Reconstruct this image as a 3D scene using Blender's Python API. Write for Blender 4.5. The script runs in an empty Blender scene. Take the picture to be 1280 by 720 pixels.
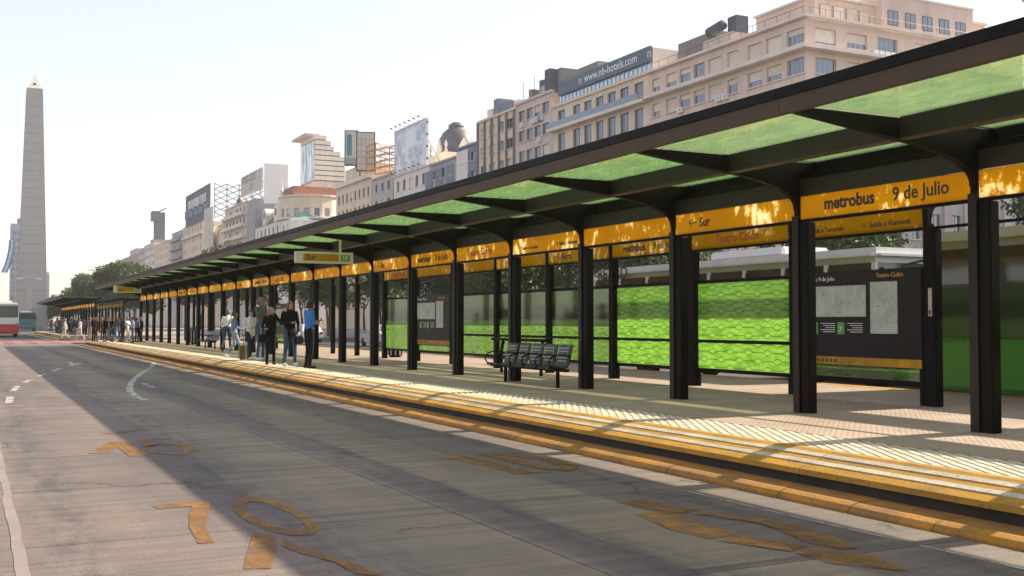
import bpy, bmesh, math, random
import numpy as np
from mathutils import Vector, Matrix, Quaternion
random.seed(7)
SC = bpy.context.scene
COL = SC.collection

# ------------------------------------------------------------------ camera, light
FPX = 1350.0
PSI = math.atan(676/FPX); PIT = math.atan(42/FPX); CAMH = 1.63
cR = Vector((math.cos(PSI), -math.sin(PSI), 0)); cFh = Vector((math.sin(PSI), math.cos(PSI), 0)); cU = Vector((0, 0, 1))
cF = cFh*math.cos(PIT) + cU*math.sin(PIT); cV = -cFh*math.sin(PIT) + cU*math.cos(PIT)
cam = bpy.data.cameras.new('camera'); camo = bpy.data.objects.new('camera', cam); COL.objects.link(camo)
cam.sensor_width = 36; cam.lens = 36*FPX/1280; cam.clip_start = 0.1; cam.clip_end = 6000
camo.matrix_world = Matrix.Translation((0, 0, CAMH)) @ Matrix((cR, cV, -cF)).transposed().to_4x4()
SC.camera = camo
SUN_EL = math.radians(36.0); SUN_AZ = math.radians(91)      # azimuth from +Y towards +X
w = bpy.data.worlds.new('World'); SC.world = w; w.use_nodes = True
nt = w.node_tree; bgn = nt.nodes['Background']
sky = nt.nodes.new('ShaderNodeTexSky'); sky.sky_type = 'NISHITA'; sky.sun_disc = False
sky.sun_elevation = SUN_EL; sky.sun_rotation = SUN_AZ; sky.air_density = 1.0; sky.dust_density = 1.2; sky.ozone_density = 1.0
veil = nt.nodes.new('ShaderNodeMix'); veil.data_type = 'RGBA'; veil.inputs[0].default_value = .46      # thin even overcast veil
veil.inputs[7].default_value = (3.4, 2.85, 2.5, 1)
nt.links.new(sky.outputs[0], veil.inputs[6]); nt.links.new(veil.outputs[2], bgn.inputs[0]); bgn.inputs[1].default_value = 0.15
sun = bpy.data.lights.new('sun', 'SUN'); sun.energy = 5.0; sun.angle = math.radians(0.6); sun.color = (1.0, .87, .70)
suno = bpy.data.objects.new('sun', sun); COL.objects.link(suno)
sv = Vector((math.sin(SUN_AZ)*math.cos(SUN_EL), math.cos(SUN_AZ)*math.cos(SUN_EL), math.sin(SUN_EL)))
suno.rotation_euler = sv.to_track_quat('Z', 'Y').to_euler(); suno.location = (40, 0, 60)
SC.view_settings.view_transform = 'Standard'; SC.view_settings.look = 'None'
SC.view_settings.exposure = 1.1; SC.view_settings.gamma = 1.0
SC.cycles.max_bounces = 8; SC.cycles.transparent_max_bounces = 16
SC.cycles.use_denoising = True
SC.cycles.caustics_reflective = False; SC.cycles.caustics_refractive = False

# pixel -> place (a pixel is only a direction; the plane it meets gives the distance)
def ray(px, py): return cF + cR*((px-640)/FPX) + cV*((360-py)/FPX)
def onZ(px, py, z): d = ray(px, py); t = (z-CAMH)/d.z; return d.x*t, d.y*t
def onX(px, py, X): d = ray(px, py); t = X/d.x; return d.y*t, CAMH+d.z*t
def onY(px, py, Y): d = ray(px, py); t = Y/d.y; return d.x*t, CAMH+d.z*t

# ------------------------------------------------------------------ helpers
def link(o, parent=None):
    COL.objects.link(o)
    if parent is not None: o.parent = parent
    return o
def tag(o, label=None, cat=None, group=None, kind=None):
    if label: o['label'] = label
    if cat: o['category'] = cat
    if group: o['group'] = group
    if kind: o['kind'] = kind
    return o
def empty(name, loc=(0, 0, 0), rz=0, parent=None):
    o = bpy.data.objects.new(name, None); o.empty_display_size = .2
    o.location = loc; o.rotation_euler = (0, 0, rz); return link(o, parent)
def place(name, me, parent=None, loc=None, rz=0, mw=None):
    o = bpy.data.objects.new(name, me)
    if mw is not None: o.matrix_local = mw
    else:
        if loc is not None: o.location = loc
        o.rotation_euler = (0, 0, rz)
    return link(o, parent)
class MB:
    def __init__(s): s.v = []; s.f = []; s.m = []
    def add(s, vs, fs, m=0):
        b = len(s.v); s.v += [tuple(p) for p in vs]
        for f in fs: s.f.append(tuple(b+i for i in f)); s.m.append(m)
        return s
    def hexa(s, p, m=0):
        return s.add(p, [(0, 3, 2, 1), (4, 5, 6, 7), (0, 1, 5, 4), (1, 2, 6, 5), (2, 3, 7, 6), (3, 0, 4, 7)], m)
    def box(s, x0, x1, y0, y1, z0, z1, m=0):
        return s.hexa([(x0, y0, z0), (x1, y0, z0), (x1, y1, z0), (x0, y1, z0), (x0, y0, z1), (x1, y0, z1), (x1, y1, z1), (x0, y1, z1)], m)
    def prism(s, poly, plane, a, b, m=0):
        n = len(poly)
        P = {'xz': lambda p, t: (p[0], t, p[1]), 'yz': lambda p, t: (t, p[0], p[1]), 'xy': lambda p, t: (p[0], p[1], t)}[plane]
        vs = [P(p, a) for p in poly] + [P(p, b) for p in poly]
        fs = [tuple(range(n-1, -1, -1)), tuple(range(n, 2*n))] + [(i, (i+1) % n, n+(i+1) % n, n+i) for i in range(n)]
        return s.add(vs, fs, m)
    def quad(s, a, b, c, d, m=0): return s.add([a, b, c, d], [(0, 1, 2, 3)], m)
    def path(s, pts, rad, n=8, m=0, cap=True):
        pts = [Vector(p) for p in pts]
        if not isinstance(rad, (list, tuple)): rad = [rad]*len(pts)
        b = len(s.v); up = None
        for i, p in enumerate(pts):
            d = (pts[min(i+1, len(pts)-1)] - pts[max(i-1, 0)])
            d = d.normalized() if d.length > 1e-9 else Vector((0, 0, 1))
            if up is None:
                up = Vector((0, 0, 1)) if abs(d.z) < .9 else Vector((1, 0, 0))
            a = d.cross(up).normalized(); c = a.cross(d).normalized(); up = c
            for k in range(n):
                t = 2*math.pi*k/n; s.v.append(tuple(p + (a*math.cos(t)+c*math.sin(t))*rad[i]))
        for i in range(len(pts)-1):
            for k in range(n):
                s.f.append((b+i*n+k, b+i*n+(k+1) % n, b+(i+1)*n+(k+1) % n, b+(i+1)*n+k)); s.m.append(m)
        if cap:
            s.f.append(tuple(b+k for k in range(n-1, -1, -1))); s.m.append(m)
            e = b+(len(pts)-1)*n; s.f.append(tuple(e+k for k in range(n))); s.m.append(m)
        return s
    def loft(s, rings, m=0, cap=True):
        b = len(s.v); n = len(rings[0])
        for r in rings: s.v += [tuple(p) for p in r]
        for i in range(len(rings)-1):
            for k in range(n):
                s.f.append((b+i*n+k, b+i*n+(k+1) % n, b+(i+1)*n+(k+1) % n, b+(i+1)*n+k)); s.m.append(m)
        if cap:
            s.f.append(tuple(b+k for k in range(n-1, -1, -1))); s.m.append(m)
            e = b+(len(rings)-1)*n; s.f.append(tuple(e+k for k in range(n))); s.m.append(m)
        return s
    def lathe(s, prof, n=16, c=(0, 0, 0), m=0):
        return s.loft([[(c[0]+r*math.cos(2*math.pi*k/n), c[1]+r*math.sin(2*math.pi*k/n), c[2]+z) for k in range(n)] for r, z in prof], m)
    def mesh(s, name, mats, smooth=False, bevel=0):
        me = bpy.data.meshes.new(name); me.from_pydata(s.v, [], s.f)
        for m in (mats if isinstance(mats, (list, tuple)) else [mats]): me.materials.append(m)
        me.polygons.foreach_set('material_index', s.m)
        bm = bmesh.new(); bm.from_mesh(me)
        if bevel:
            bmesh.ops.remove_doubles(bm, verts=bm.verts, dist=1e-5)
            bmesh.ops.bevel(bm, geom=[e for e in bm.edges if e.is_manifold and e.calc_face_angle(0) > .5], offset=bevel, segments=2, affect='EDGES', clamp_overlap=True)
        bmesh.ops.recalc_face_normals(bm, faces=bm.faces); bm.to_mesh(me); bm.free()
        if smooth: me.polygons.foreach_set('use_smooth', [True]*len(me.polygons))
        return me
    def build(s, name, mats, parent=None, smooth=False, bevel=0, loc=None, rz=0):
        return place(name, s.mesh(name, mats, smooth, bevel), parent, loc, rz)
def B(*a, **k): return MB().box(*a, **k)

# ------------------------------------------------------------------ materials
def newmat(name):
    m = bpy.data.materials.new(name); m.use_nodes = True
    t = m.node_tree; t.nodes.clear(); o = t.nodes.new('ShaderNodeOutputMaterial')
    return m, t, o
class N:                        # tiny node shorthand
    def __init__(s, t): s.t = t
    def n(s, typ, ins=None, **props):
        nd = s.t.nodes.new('ShaderNode'+typ)
        for k, v in props.items(): setattr(nd, k, v)
        for k, v in (ins or {}).items(): s.set(nd.inputs[k], v)
        return nd
    def set(s, sock, v):
        if hasattr(v, 'links') and hasattr(v, 'is_output'): s.t.links.new(v, sock)
        elif hasattr(v, 'outputs'): s.t.links.new(v.outputs[0], sock)
        else: sock.default_value = v
    def math(s, op, a, b=0.0, c=0.0):
        nd = s.n('Math', operation=op); s.set(nd.inputs[0], a); s.set(nd.inputs[1], b); s.set(nd.inputs[2], c); return nd.outputs[0]
    def noise(s, vec, scale, detail=4, rough=.55):
        nd = s.n('TexNoise'); s.set(nd.inputs['Vector'], vec); nd.inputs['Scale'].default_value = scale
        nd.inputs['Detail'].default_value = detail; nd.inputs['Roughness'].default_value = rough; return nd.outputs[0]
    def map(s, v, a, b, c=0., d=1., clamp=True):
        nd = s.n('MapRange', clamp=clamp); s.set(nd.inputs[0], v)
        for i, x in enumerate((a, b, c, d)): s.set(nd.inputs[i+1], x)
        return nd.outputs[0]
    def mix(s, fac, a, b, blend='MIX'):
        nd = s.n('Mix', data_type='RGBA', blend_type=blend); s.set(nd.inputs[0], fac); s.set(nd.inputs[6], a); s.set(nd.inputs[7], b); return nd.outputs[2]
    def scale(s, vec, v3):
        nd = s.n('VectorMath', operation='MULTIPLY'); s.set(nd.inputs[0], vec); nd.inputs[1].default_value = v3; return nd.outputs[0]
    def pos(s): return s.n('NewGeometry').outputs['Position']
    def objco(s): return s.n('TexCoord').outputs['Object']
    def bump(s, h, strength, dist):
        nd = s.n('Bump'); s.set(nd.inputs['Height'], h); nd.inputs['Strength'].default_value = strength; nd.inputs['Distance'].default_value = dist; return nd.outputs[0]
def c4(c): return (c[0], c[1], c[2], 1.0)
def Mt(name, col, rough=.6, metal=0.0, var=.15, scale=1.5, bump=0.0, bscale=30, spec=.5, streak=False, rnd=.0, dirt=0.0):
    m, t, o = newmat(name); q = N(t)
    p = q.pos()
    v = q.noise(q.scale(p, (1, 1, .25)) if streak else p, scale, 6, .62)
    f = q.map(v, .25, .75, 1-var, 1+var)
    if rnd:
        r = q.n('ObjectInfo').outputs['Random']; f = q.math('MULTIPLY', f, q.map(r, 0, 1, 1-rnd, 1+rnd))
    vm = q.n('VectorMath', operation='SCALE'); vm.inputs[0].default_value = col[:3]; q.set(vm.inputs['Scale'], f)
    colr = vm.outputs[0]
    if dirt:
        d = q.map(q.noise(q.scale(p, (1, 1, .18)), scale*2.3, 7, .7), .5, .72, 0, dirt)
        colr = q.mix(d, colr, (.06, .05, .04, 1))
    b = q.n('BsdfPrincipled', {'Base Color': colr, 'Metallic': metal, 'Specular IOR Level': spec})
    q.set(b.inputs['Roughness'], q.map(q.noise(p, scale*4, 3), .3, .7, max(.02, rough-.08), min(1, rough+.08)))
    if bump: q.set(b.inputs['Normal'], q.bump(q.noise(p, bscale, 4), bump, .01))
    t.links.new(b.outputs[0], o.inputs[0]); return m
MAT = {}
def S(name, *a, **k): MAT[name] = Mt(name, *a, **k); return MAT[name]
S('black_metal', (.0055, .0038, .0028), .55, .0, .3, 3, .15, 60, .12, dirt=.0)
S('brown_metal', (.075, .046, .028), .5, .0, .2, 2.0, .1, 40, .5, streak=True, dirt=.2)
S('wall_panel', (.022, .015, .011), .6, .0, .15, 1.5)
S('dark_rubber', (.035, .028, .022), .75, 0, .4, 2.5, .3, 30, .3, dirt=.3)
S('yellow_paint', (.52, .255, .008), .55, 0, .3, 2.2, .2, 50, .35, dirt=.6)
S('white_paint', (.58, .52, .44), .6, 0, .2, 3, .15, 50, .35, dirt=.55)
S('platform_body', (.20, .17, .15), .85, 0, .2, 2, .3, 30)
S('asphalt', (.075, .072, .070), .9, 0, .2, .8, .4, 60, .3)
S('sidewalk', (.26, .23, .20), .85, 0, .15, 1.5, .2, 40)
S('white_metal', (.75, .74, .72), .4, 0, .06, 2)
S('grey_metal', (.30, .30, .30), .4, .6, .1, 2)
S('lettering', (.035, .022, .015), .5, 0, .05, 2)
S('lettering_red', (.40, .05, .02), .5, 0, .05, 2)
S('lettering_white', (.80, .79, .77), .5, 0, .05, 2)
S('lettering_gold', (.75, .40, .05), .5, 0, .05, 2)
S('bronze_dark', (.020, .012, .0075), .5, 0, .3, 2, .1, 40, .25)
S('tactile_gap', (.42, .365, .28), .8, 0, .2, 5)
S('rubber', (.02, .02, .02), .8, 0, .2, 8)
S('bark', (.11, .085, .06), .9, 0, .3, 6, .6, 20)
S('obelisk', (.37, .355, .335), .8, 0, .10, .25, .15, 4, .3, streak=True)
S('slate', (.075, .08, .095), .55, 0, .2, 2)
S('board_dark', (.014, .009, .009), .4, 0, .2, 2, 0, 30, .2)
S('perforated', (.030, .029, .028), .4, .5, .2, 4)

def edge_paint(name, col, base_dirt, rough=.6):
    m, t, o = newmat(name); q = N(t); p = q.pos(); r = q.n('ObjectInfo').outputs['Random']
    y = q.n('SeparateXYZ', {0: p}).outputs[1]
    d = q.map(q.noise(q.scale(p, (3, .8, 3)), 2.4, 7, .72), .34, .70)
    amt = q.math('MULTIPLY', d, min(1, base_dirt+.25))
    v = q.map(q.noise(p, 2.2, 5), .3, .7, .82, 1.12); v = q.math('MULTIPLY', v, q.map(r, 0, 1, .9, 1.08))
    sc = q.n('VectorMath', operation='SCALE'); sc.inputs[0].default_value = col; q.set(sc.inputs['Scale'], v)
    c = q.mix(amt, sc.outputs[0], (.15, .10, .065, 1)); c = q.mix(q.map(q.noise(p, 30, 4, .7), .54, .66, 0, .55), c, (.08, .06, .045, 1))
    b = q.n('BsdfPrincipled', {'Base Color': c, 'Roughness': rough, 'Specular IOR Level': .3}); q.set(b.inputs['Normal'], q.bump(q.noise(p, 45, 4), .25, .01))
    t.links.new(b.outputs[0], o.inputs[0]); MAT[name] = m
edge_paint('yellow_edge', (.52, .26, .012), .42); edge_paint('white_edge', (.60, .54, .44), .30); edge_paint('kerb_yellow', (.44, .20, .022), .62, .85)
# concrete of the busway
def concrete(name, gain, sat=1.0):
    m, t, o = newmat(name); q = N(t); p = q.pos()
    rnd = q.n('ObjectInfo').outputs['Random']
    big = q.noise(q.scale(p, (1, .22, 1)), .55, 5, .6)
    fine = q.noise(p, 38, 5, .7)
    mid = q.noise(q.scale(p, (.45, 3.0, 1)), 1.1, 6, .65)
    base = q.mix(q.map(big, .36, .66), (.120, .098, .084, 1), (.235, .180, .138, 1))
    base = q.mix(q.map(mid, .42, .66, 0, .55), base, (.105, .097, .096, 1))
    base = q.mix(q.map(fine, .3, .72, 0, .32), base, (.055, .047, .042, 1))
    sx = q.n('SeparateXYZ'); q.set(sx.inputs[0], p)
    tr = q.math('ADD', sx.outputs[0], q.math('MULTIPLY', q.math('SUBTRACT', q.noise(q.scale(p, (.2, .12, 1)), .8, 3), .5), .9))
    def tyre(x0, w): return q.map(q.math('ABSOLUTE', q.math('SUBTRACT', tr, x0)), 0, w, 1, 0)
    tracks = q.math('MAXIMUM', q.math('MAXIMUM', tyre(6.05, .5), tyre(4.2, .42)), q.math('MAXIMUM', tyre(2.5, .45), tyre(.75, .40)))
    tn = q.map(q.noise(q.scale(p, (2.2, .5, 1)), 2.2, 7, .72), .40, .66)
    base = q.mix(q.math('MULTIPLY', q.math('MULTIPLY', tracks, tn), .80), base, (.034, .036, .040, 1))
    vc = q.n('TexVoronoi', feature='DISTANCE_TO_EDGE'); q.set(vc.inputs['Vector'], q.n('VectorMath', {0: p, 1: q.n('VectorMath', {0: q.n('TexNoise', {'Vector': p, 'Scale': 1.3, 'Detail': 5.0}).outputs[1], 3: .9}, operation='SCALE').outputs[0]}, operation='ADD').outputs[0]); vc.inputs['Scale'].default_value = .33
    crack = q.math('MULTIPLY', q.map(vc.outputs[0], .002, .008, 1, 0), q.map(q.noise(p, .5, 3), .52, .60))
    base = q.mix(q.math('MULTIPLY', crack, .8), base, (.03, .027, .025, 1))
    grit = q.map(q.noise(p, 55, 6, .8), .34, .68, .62, 1.36)
    gs = q.n('VectorMath', operation='SCALE'); q.set(gs.inputs[0], base); q.set(gs.inputs['Scale'], grit); base = gs.outputs[0]
    streak = q.map(q.noise(q.scale(p, (.35, 9, 1)), 1.4, 5, .7), .38, .66, .84, 1.14)
    gs = q.n('VectorMath', operation='SCALE'); q.set(gs.inputs[0], base); q.set(gs.inputs['Scale'], streak); base = gs.outputs[0]
    spots = q.map(q.noise(p, 2.6, 5, .7), .62, .72, 0, .5)
    base = q.mix(spots, base, (.06, .053, .05, 1))
    val = q.n('HueSaturation', {'Color': base, 'Value': q.map(rnd, 0, 1, .90*gain, 1.10*gain), 'Saturation': sat})
    b = q.n('BsdfPrincipled', {'Base Color': val.outputs[0], 'Specular IOR Level': .35})
    q.set(b.inputs['Roughness'], q.map(mid, .3, .7, .62, .86))
    q.set(b.inputs['Normal'], q.bump(q.math('ADD', q.noise(p, 90, 3), q.math('MULTIPLY', mid, 1.5)), .35, .012))
    t.links.new(b.outputs[0], o.inputs[0]); MAT[name] = m
concrete('concrete', 1.0, .95)

def worn_paint(name, col, wear=(.46, .60), amt=.9):
    m, t, o = newmat(name); q = N(t); p = q.pos()
    n1 = q.noise(q.scale(p, (1, .6, 1)), 5.5, 8, .72)
    a = q.map(n1, wear[0], wear[1], amt, .10)
    v = q.map(q.noise(p, 3, 4), .3, .7, .75, 1.15)
    vm = q.n('VectorMath', operation='SCALE'); vm.inputs[0].default_value = col; q.set(vm.inputs['Scale'], v)
    b = q.n('BsdfPrincipled', {'Base Color': vm.outputs[0], 'Roughness': .75})
    tp = q.n('BsdfTransparent'); mx = q.n('MixShader'); q.set(mx.inputs[0], a)
    t.links.new(tp.outputs[0], mx.inputs[1]); t.links.new(b.outputs[0], mx.inputs[2]); t.links.new(mx.outputs[0], o.inputs[0])
    MAT[name] = m
worn_paint('road_orange', (.215, .10, .015), (.40, .70), .92)
worn_paint('road_white', (.45, .43, .40), (.46, .60), .9)
worn_paint('crossing_red', (.42, .09, .06), (.5, .7), .95)

# ribbed pinkish platform paving
m, t, o = newmat('platform_paving'); q = N(t); p = q.pos()
n1 = q.noise(p, 1.2, 6, .6); n2 = q.noise(p, 25, 4, .7)
base = q.mix(q.map(n1, .35, .65), (.29, .218, .165, 1), (.40, .308, .238, 1))
base = q.mix(q.map(n2, .45, .75, 0, .35), base, (.22, .17, .14, 1))
s3 = q.n('SeparateXYZ'); q.set(s3.inputs[0], p)
rib = q.math('SINE', q.math('MULTIPLY', s3.outputs[1], 2*math.pi/.09))
rib2 = q.math('SINE', q.math('MULTIPLY', s3.outputs[0], 2*math.pi/.09))
h = q.math('MULTIPLY', q.math('ADD', rib, 1), q.math('ADD', rib2, 1))
base = q.mix(q.map(h, 0, .35, .45, 0), base, (.20, .15, .12, 1))
b = q.n('BsdfPrincipled', {'Base Color': base, 'Roughness': .7, 'Specular IOR Level': .35})
q.set(b.inputs['Normal'], q.bump(h, .5, .006)); t.links.new(b.outputs[0], o.inputs[0]); MAT['paving'] = m
S('tactile', (.56, .49, .385), .65, 0, .12, 4, .15, 60, .4, dirt=.25, rnd=.08)

def film(name, trans, transp, wt, wtp, pattern=None, dark=(.05, .12, .01), gloss=.12, band=False):
    """printed translucent film on glass: translucent + see-through + a glossy face"""
    m, t, o = newmat(name); q = N(t); co = q.objco(); s3 = q.n('SeparateXYZ'); q.set(s3.inputs[0], co)
    y, z = s3.outputs[1], s3.outputs[2]
    if pattern == 'roof': z = s3.outputs[0]
    colT = c4(trans); fac_line = 0.0
    if pattern:
        lam, pp, A = (.54, .155, .052) if pattern == 'wall' else (.50, .16, .05)
        row = q.math('FLOOR', q.math('DIVIDE', z, pp))
        zr = q.math('ABSOLUTE', q.math('SUBTRACT', z, q.math('MULTIPLY', q.math('ADD', row, .5), pp)))
        ph = q.math('MULTIPLY', q.math('ADD', y, q.math('MULTIPLY', q.math('MODULO', q.math('ADD', row, 40), 2), lam/2)), 2*math.pi/lam)
        wv = q.math('MULTIPLY', q.math('MAXIMUM', q.math('SUBTRACT', q.math('MULTIPLY', q.math('SINE', ph), 1.25), .25), 0.0), A)
        line = q.map(q.math('ABSOLUTE', q.math('SUBTRACT', zr, wv)), .005, .017, 1, 0)
        inside = q.map(q.math('SUBTRACT', wv, zr), 0, .008)
        cell = q.map(q.noise(q.scale(co, (1, 1.6, 6)), 1.9, 4, .6), .40, .62, 0, .75); cell = q.math('MULTIPLY', cell, q.math('SUBTRACT', 1.0, q.math('MULTIPLY', inside, .7)))
        if pattern == 'roof': cell = q.map(q.noise(q.scale(co, (6, 1.3, 1)), 1.8, 4, .6), .38, .64, 0, .8); line = q.math('MULTIPLY', line, .75)
        colT = q.mix(cell, colT, (trans[0]*.55, trans[1]*.62, trans[2]*.6, 1))
        colT = q.mix(q.math('MULTIPLY', line, .50), colT, c4(dark))
    tl = q.n('BsdfTranslucent'); q.set(tl.inputs[0], colT)
    df = q.n('BsdfDiffuse'); q.set(df.inputs[0], colT)
    m0 = q.n('MixShader', {0: .25}); t.links.new(tl.outputs[0], m0.inputs[1]); t.links.new(df.outputs[0], m0.inputs[2])
    tp = q.n('BsdfTransparent', {0: c4(transp)})
    m1 = q.n('MixShader'); fac = wtp/(wt+wtp)
    if band:     # clear above, film below with a denser band
        full = q.map(z, 1.14, 1.16, 1, 0); bd = q.math('MULTIPLY', q.map(z, .98, 1.0), full)
        full = q.math('MULTIPLY', full, q.map(q.noise(co, 1.5, 5), .3, .7, .45, .8))
        q.set(m1.inputs[0], q.math('SUBTRACT', .92, q.math('ADD', q.math('MULTIPLY', full, .60), q.math('MULTIPLY', bd, .22))))
    else: m1.inputs[0].default_value = fac
    t.links.new(m0.outputs[0], m1.inputs[1]); t.links.new(tp.outputs[0], m1.inputs[2])
    gl = q.n('BsdfGlossy', {'Color': (.9, .9, .9, 1), 'Roughness': .06})
    fr = q.n('Fresnel', {'IOR': 1.45}); m2 = q.n('MixShader'); q.set(m2.inputs[0], q.math('MULTIPLY', fr.outputs[0], gloss*6))
    t.links.new(m1.outputs[0], m2.inputs[1]); t.links.new(gl.outputs[0], m2.inputs[2]); t.links.new(m2.outputs[0], o.inputs[0])
    MAT[name] = m
film('roof_film', (.40, .58, .31), (.80, .93, .66), .50, .50, 'roof', dark=(.16, .26, .10), gloss=.05)
film('panel_film', (.48, .73, .23), (.70, .85, .35), .86, .14, 'wall', gloss=.08)
film('roof_film_clean', (.42, .60, .32), (.90, .97, .80), .46, .54, 'roof', dark=(.16, .26, .10), gloss=.05)
film('roof_film_bare', (.38, .47, .25), (.92, .98, .78), .15, .85, 'roof', dark=(.16, .26, .10), gloss=.05)
film('panel_clear', (.40, .66, .16), (.86, .96, .82), .5, .5, 'wall', gloss=.16, band=True)

# orange sign vinyl: translucent, with torn white patches
m, t, o = newmat('sign_vinyl'); q = N(t); p = q.pos(); co = q.objco()
n1 = q.noise(q.scale(p, (1, 1.5, .9)), 4.6, 8, .72); n2 = q.noise(q.scale(p, (1, .35, .35)), 2.6, 3)
tear = q.map(q.math('ADD', q.math('MULTIPLY', n1, q.map(n2, .3, .7, .75, 1.15)), .015), .555, .585)
colr = q.mix(tear, q.mix(q.map(n2, .35, .65), (.46, .295, .003, 1), (.53, .345, .006, 1)), (.92, .80, .60, 1))
tl = q.n('BsdfTranslucent'); q.set(tl.inputs[0], colr)
bb = q.n('BsdfPrincipled', {'Base Color': colr, 'Roughness': .3, 'Specular IOR Level': .15})
ms = q.n('MixShader', {0: .30}); t.links.new(tl.outputs[0], ms.inputs[1]); t.links.new(bb.outputs[0], ms.inputs[2])
t.links.new(ms.outputs[0], o.inputs[0]); MAT['sign_vinyl'] = m

def glassmat(name, col, rough=.05, refl=.5):
    m, t, o = newmat(name); q = N(t)
    b = q.n('BsdfPrincipled', {'Base Color': c4(col), 'Roughness': rough, 'Specular IOR Level': .9, 'Metallic': refl})
    n = q.noise(q.pos(), .35, 2); q.set(b.inputs['Normal'], q.bump(n, .12, .3))
    t.links.new(b.outputs[0], o.inputs[0]); MAT[name] = m
glassmat('pale_glass', (.42, .52, .60), .08, .5); glassmat('window_glass', (.16, .19, .23)); glassmat('bus_glass', (.045, .05, .055), .08, .3); glassmat('car_glass', (.05, .055, .06), .05, .3)

def poster(name, kind):
    m, t, o = newmat(name); q = N(t); co = q.objco()
    if kind == 'map':
        v = q.n('TexVoronoi', feature='DISTANCE_TO_EDGE'); q.set(v.inputs['Vector'], co); v.inputs['Scale'].default_value = 5
        ln = q.map(v.outputs[0], .01, .05, 1, 0); n1 = q.noise(co, 4, 5)
        colr = q.mix(q.map(n1, .4, .6), (.40, .42, .36, 1), (.52, .56, .50, 1)); colr = q.mix(q.math('MULTIPLY', ln, .6), colr, (.62, .62, .58, 1))
        d = q.map(q.noise(co, 30, 2), .66, .7); colr = q.mix(d, colr, (.10, .12, .10, 1))
    elif kind == 'photo':
        n1 = q.noise(co, .35, 4); colr = q.mix(q.map(n1, .42, .58), (.55, .38, .38, 1), (.06, .06, .10, 1))
    elif kind == 'collage':
        v = q.n('TexVoronoi', distance='CHEBYCHEV'); q.set(v.inputs['Vector'], q.scale(co, (1, .35, .45))); v.inputs['Scale'].default_value = 1
        n1 = q.noise(q.scale(co, (1, 1.6, .5)), 2, 5)
        colr = q.mix(q.map(n1, .42, .6), (.62, .66, .72, 1), (.28, .32, .38, 1)); colr = q.mix(q.map(v.outputs[0], .3, .6), colr, (.78, .80, .84, 1))
    elif kind == 'blue_ad':
        n1 = q.noise(q.scale(co, (1, .8, .25)), .5, 3); colr = q.mix(q.map(n1, .44, .56), (.78, .82, .86, 1), (.25, .35, .50, 1))
    b = q.n('BsdfPrincipled', {'Base Color': colr, 'Roughness': .4}); t.links.new(b.outputs[0], o.inputs[0]); MAT[name] = m
for k in ('map', 'photo', 'collage', 'blue_ad'): poster('poster_'+k, k)

def leafmat(name, a, bcol):
    m, t, o = newmat(name); q = N(t)
    r = q.noise(q.pos(), .9, 3); colr = q.mix(q.map(r, .35, .65), c4(a), c4(bcol))
    d = q.n('BsdfPrincipled', {'Base Color': colr, 'Roughness': .55}); tl = q.n('BsdfTranslucent'); q.set(tl.inputs[0], colr)
    ms = q.n('MixShader', {0: .35}); t.links.new(d.outputs[0], ms.inputs[1]); t.links.new(tl.outputs[0], ms.inputs[2]); t.links.new(ms.outputs[0], o.inputs[0]); MAT[name] = m
leafmat('leaf', (.035, .065, .018), (.075, .115, .030)); leafmat('leaf2', (.05, .08, .02), (.10, .13, .035))

_txt = {}
def text_mesh(s, size, mat, weight=.0, align='LEFT', depth=.004, sx=1.0):
    key = (s, size, mat.name, weight, align, sx)
    if key in _txt: return _txt[key]
    cu = bpy.data.curves.new('text', 'FONT'); cu.body = s; cu.size = size; cu.offset = weight; cu.extrude = depth/2; cu.align_x = align; cu.resolution_u = 3
    ob = bpy.data.objects.new('text', cu); COL.objects.link(ob)
    dg = bpy.context.evaluated_depsgraph_get(); me = bpy.data.meshes.new_from_object(ob.evaluated_get(dg)); me.name = 'lettering'
    bpy.data.objects.remove(ob); bpy.data.curves.remove(cu)
    if sx != 1: me.transform(Matrix.Diagonal((sx, 1, 1, 1)))
    me.materials.clear(); me.materials.append(mat); _txt[key] = me; return me
# text turned to face -X (reads towards -Y) and to face -Y (reads towards +X)
FACE_MX = Matrix(((0, 0, -1), (-1, 0, 0), (0, 1, 0))).to_4x4()
FACE_MY = Matrix(((1, 0, 0), (0, 0, -1), (0, 1, 0))).to_4x4()
def text_on(parent, s, size, mat, loc, face='X', name='lettering', **k):
    return place(name, text_mesh(s, size, MAT[mat], **k), parent, mw=Matrix.Translation(loc) @ (FACE_MX if face == 'X' else FACE_MY))

# ------------------------------------------------------------------ ground and busway
PZ = .36                                     # platform height above the busway
XE, XC, XB, XR = 7.5, 10.40, 12.90, 15.80    # platform edge, front columns, back columns, far platform edge
def sheet(name, x0, x1, y0, y1, z, mat, parent=None, kind='structure'):
    o = MB().quad((x0, y0, z), (x1, y0, z), (x1, y1, z), (x0, y1, z)).build(name, mat, parent)
    if parent is None: tag(o, kind=kind)
    return o
sheet('ground', -2500, 2500, -600, 4500, -.06, MAT['asphalt'])
road = B(-12, 6.95, -6, 88, -.3, -.045).build('busway', MAT['asphalt']); tag(road, kind='structure')
xs = [-12, -8.2, -3.9, .31, 3.70, 6.685]
ys = [-5.45+2.8*i for i in range(20)]
for i in range(len(xs)-1):
    for j in range(len(ys)-1):
        g = .007; dz = random.uniform(-.0015, .0015)
        x0, x1, y0, y1 = xs[i]+g, xs[i+1]-g, ys[j]+g, ys[j+1]-g
        MB().hexa([(x0, y0, -.044), (x1, y0, -.044), (x1, y1, -.044), (x0, y1, -.044), (x0, y0, dz), (x1, y0, -dz), (x1, y1, dz), (x0, y1, -dz)]).build('road_slab', MAT['concrete'], road)
yf = ys[-1]
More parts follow.
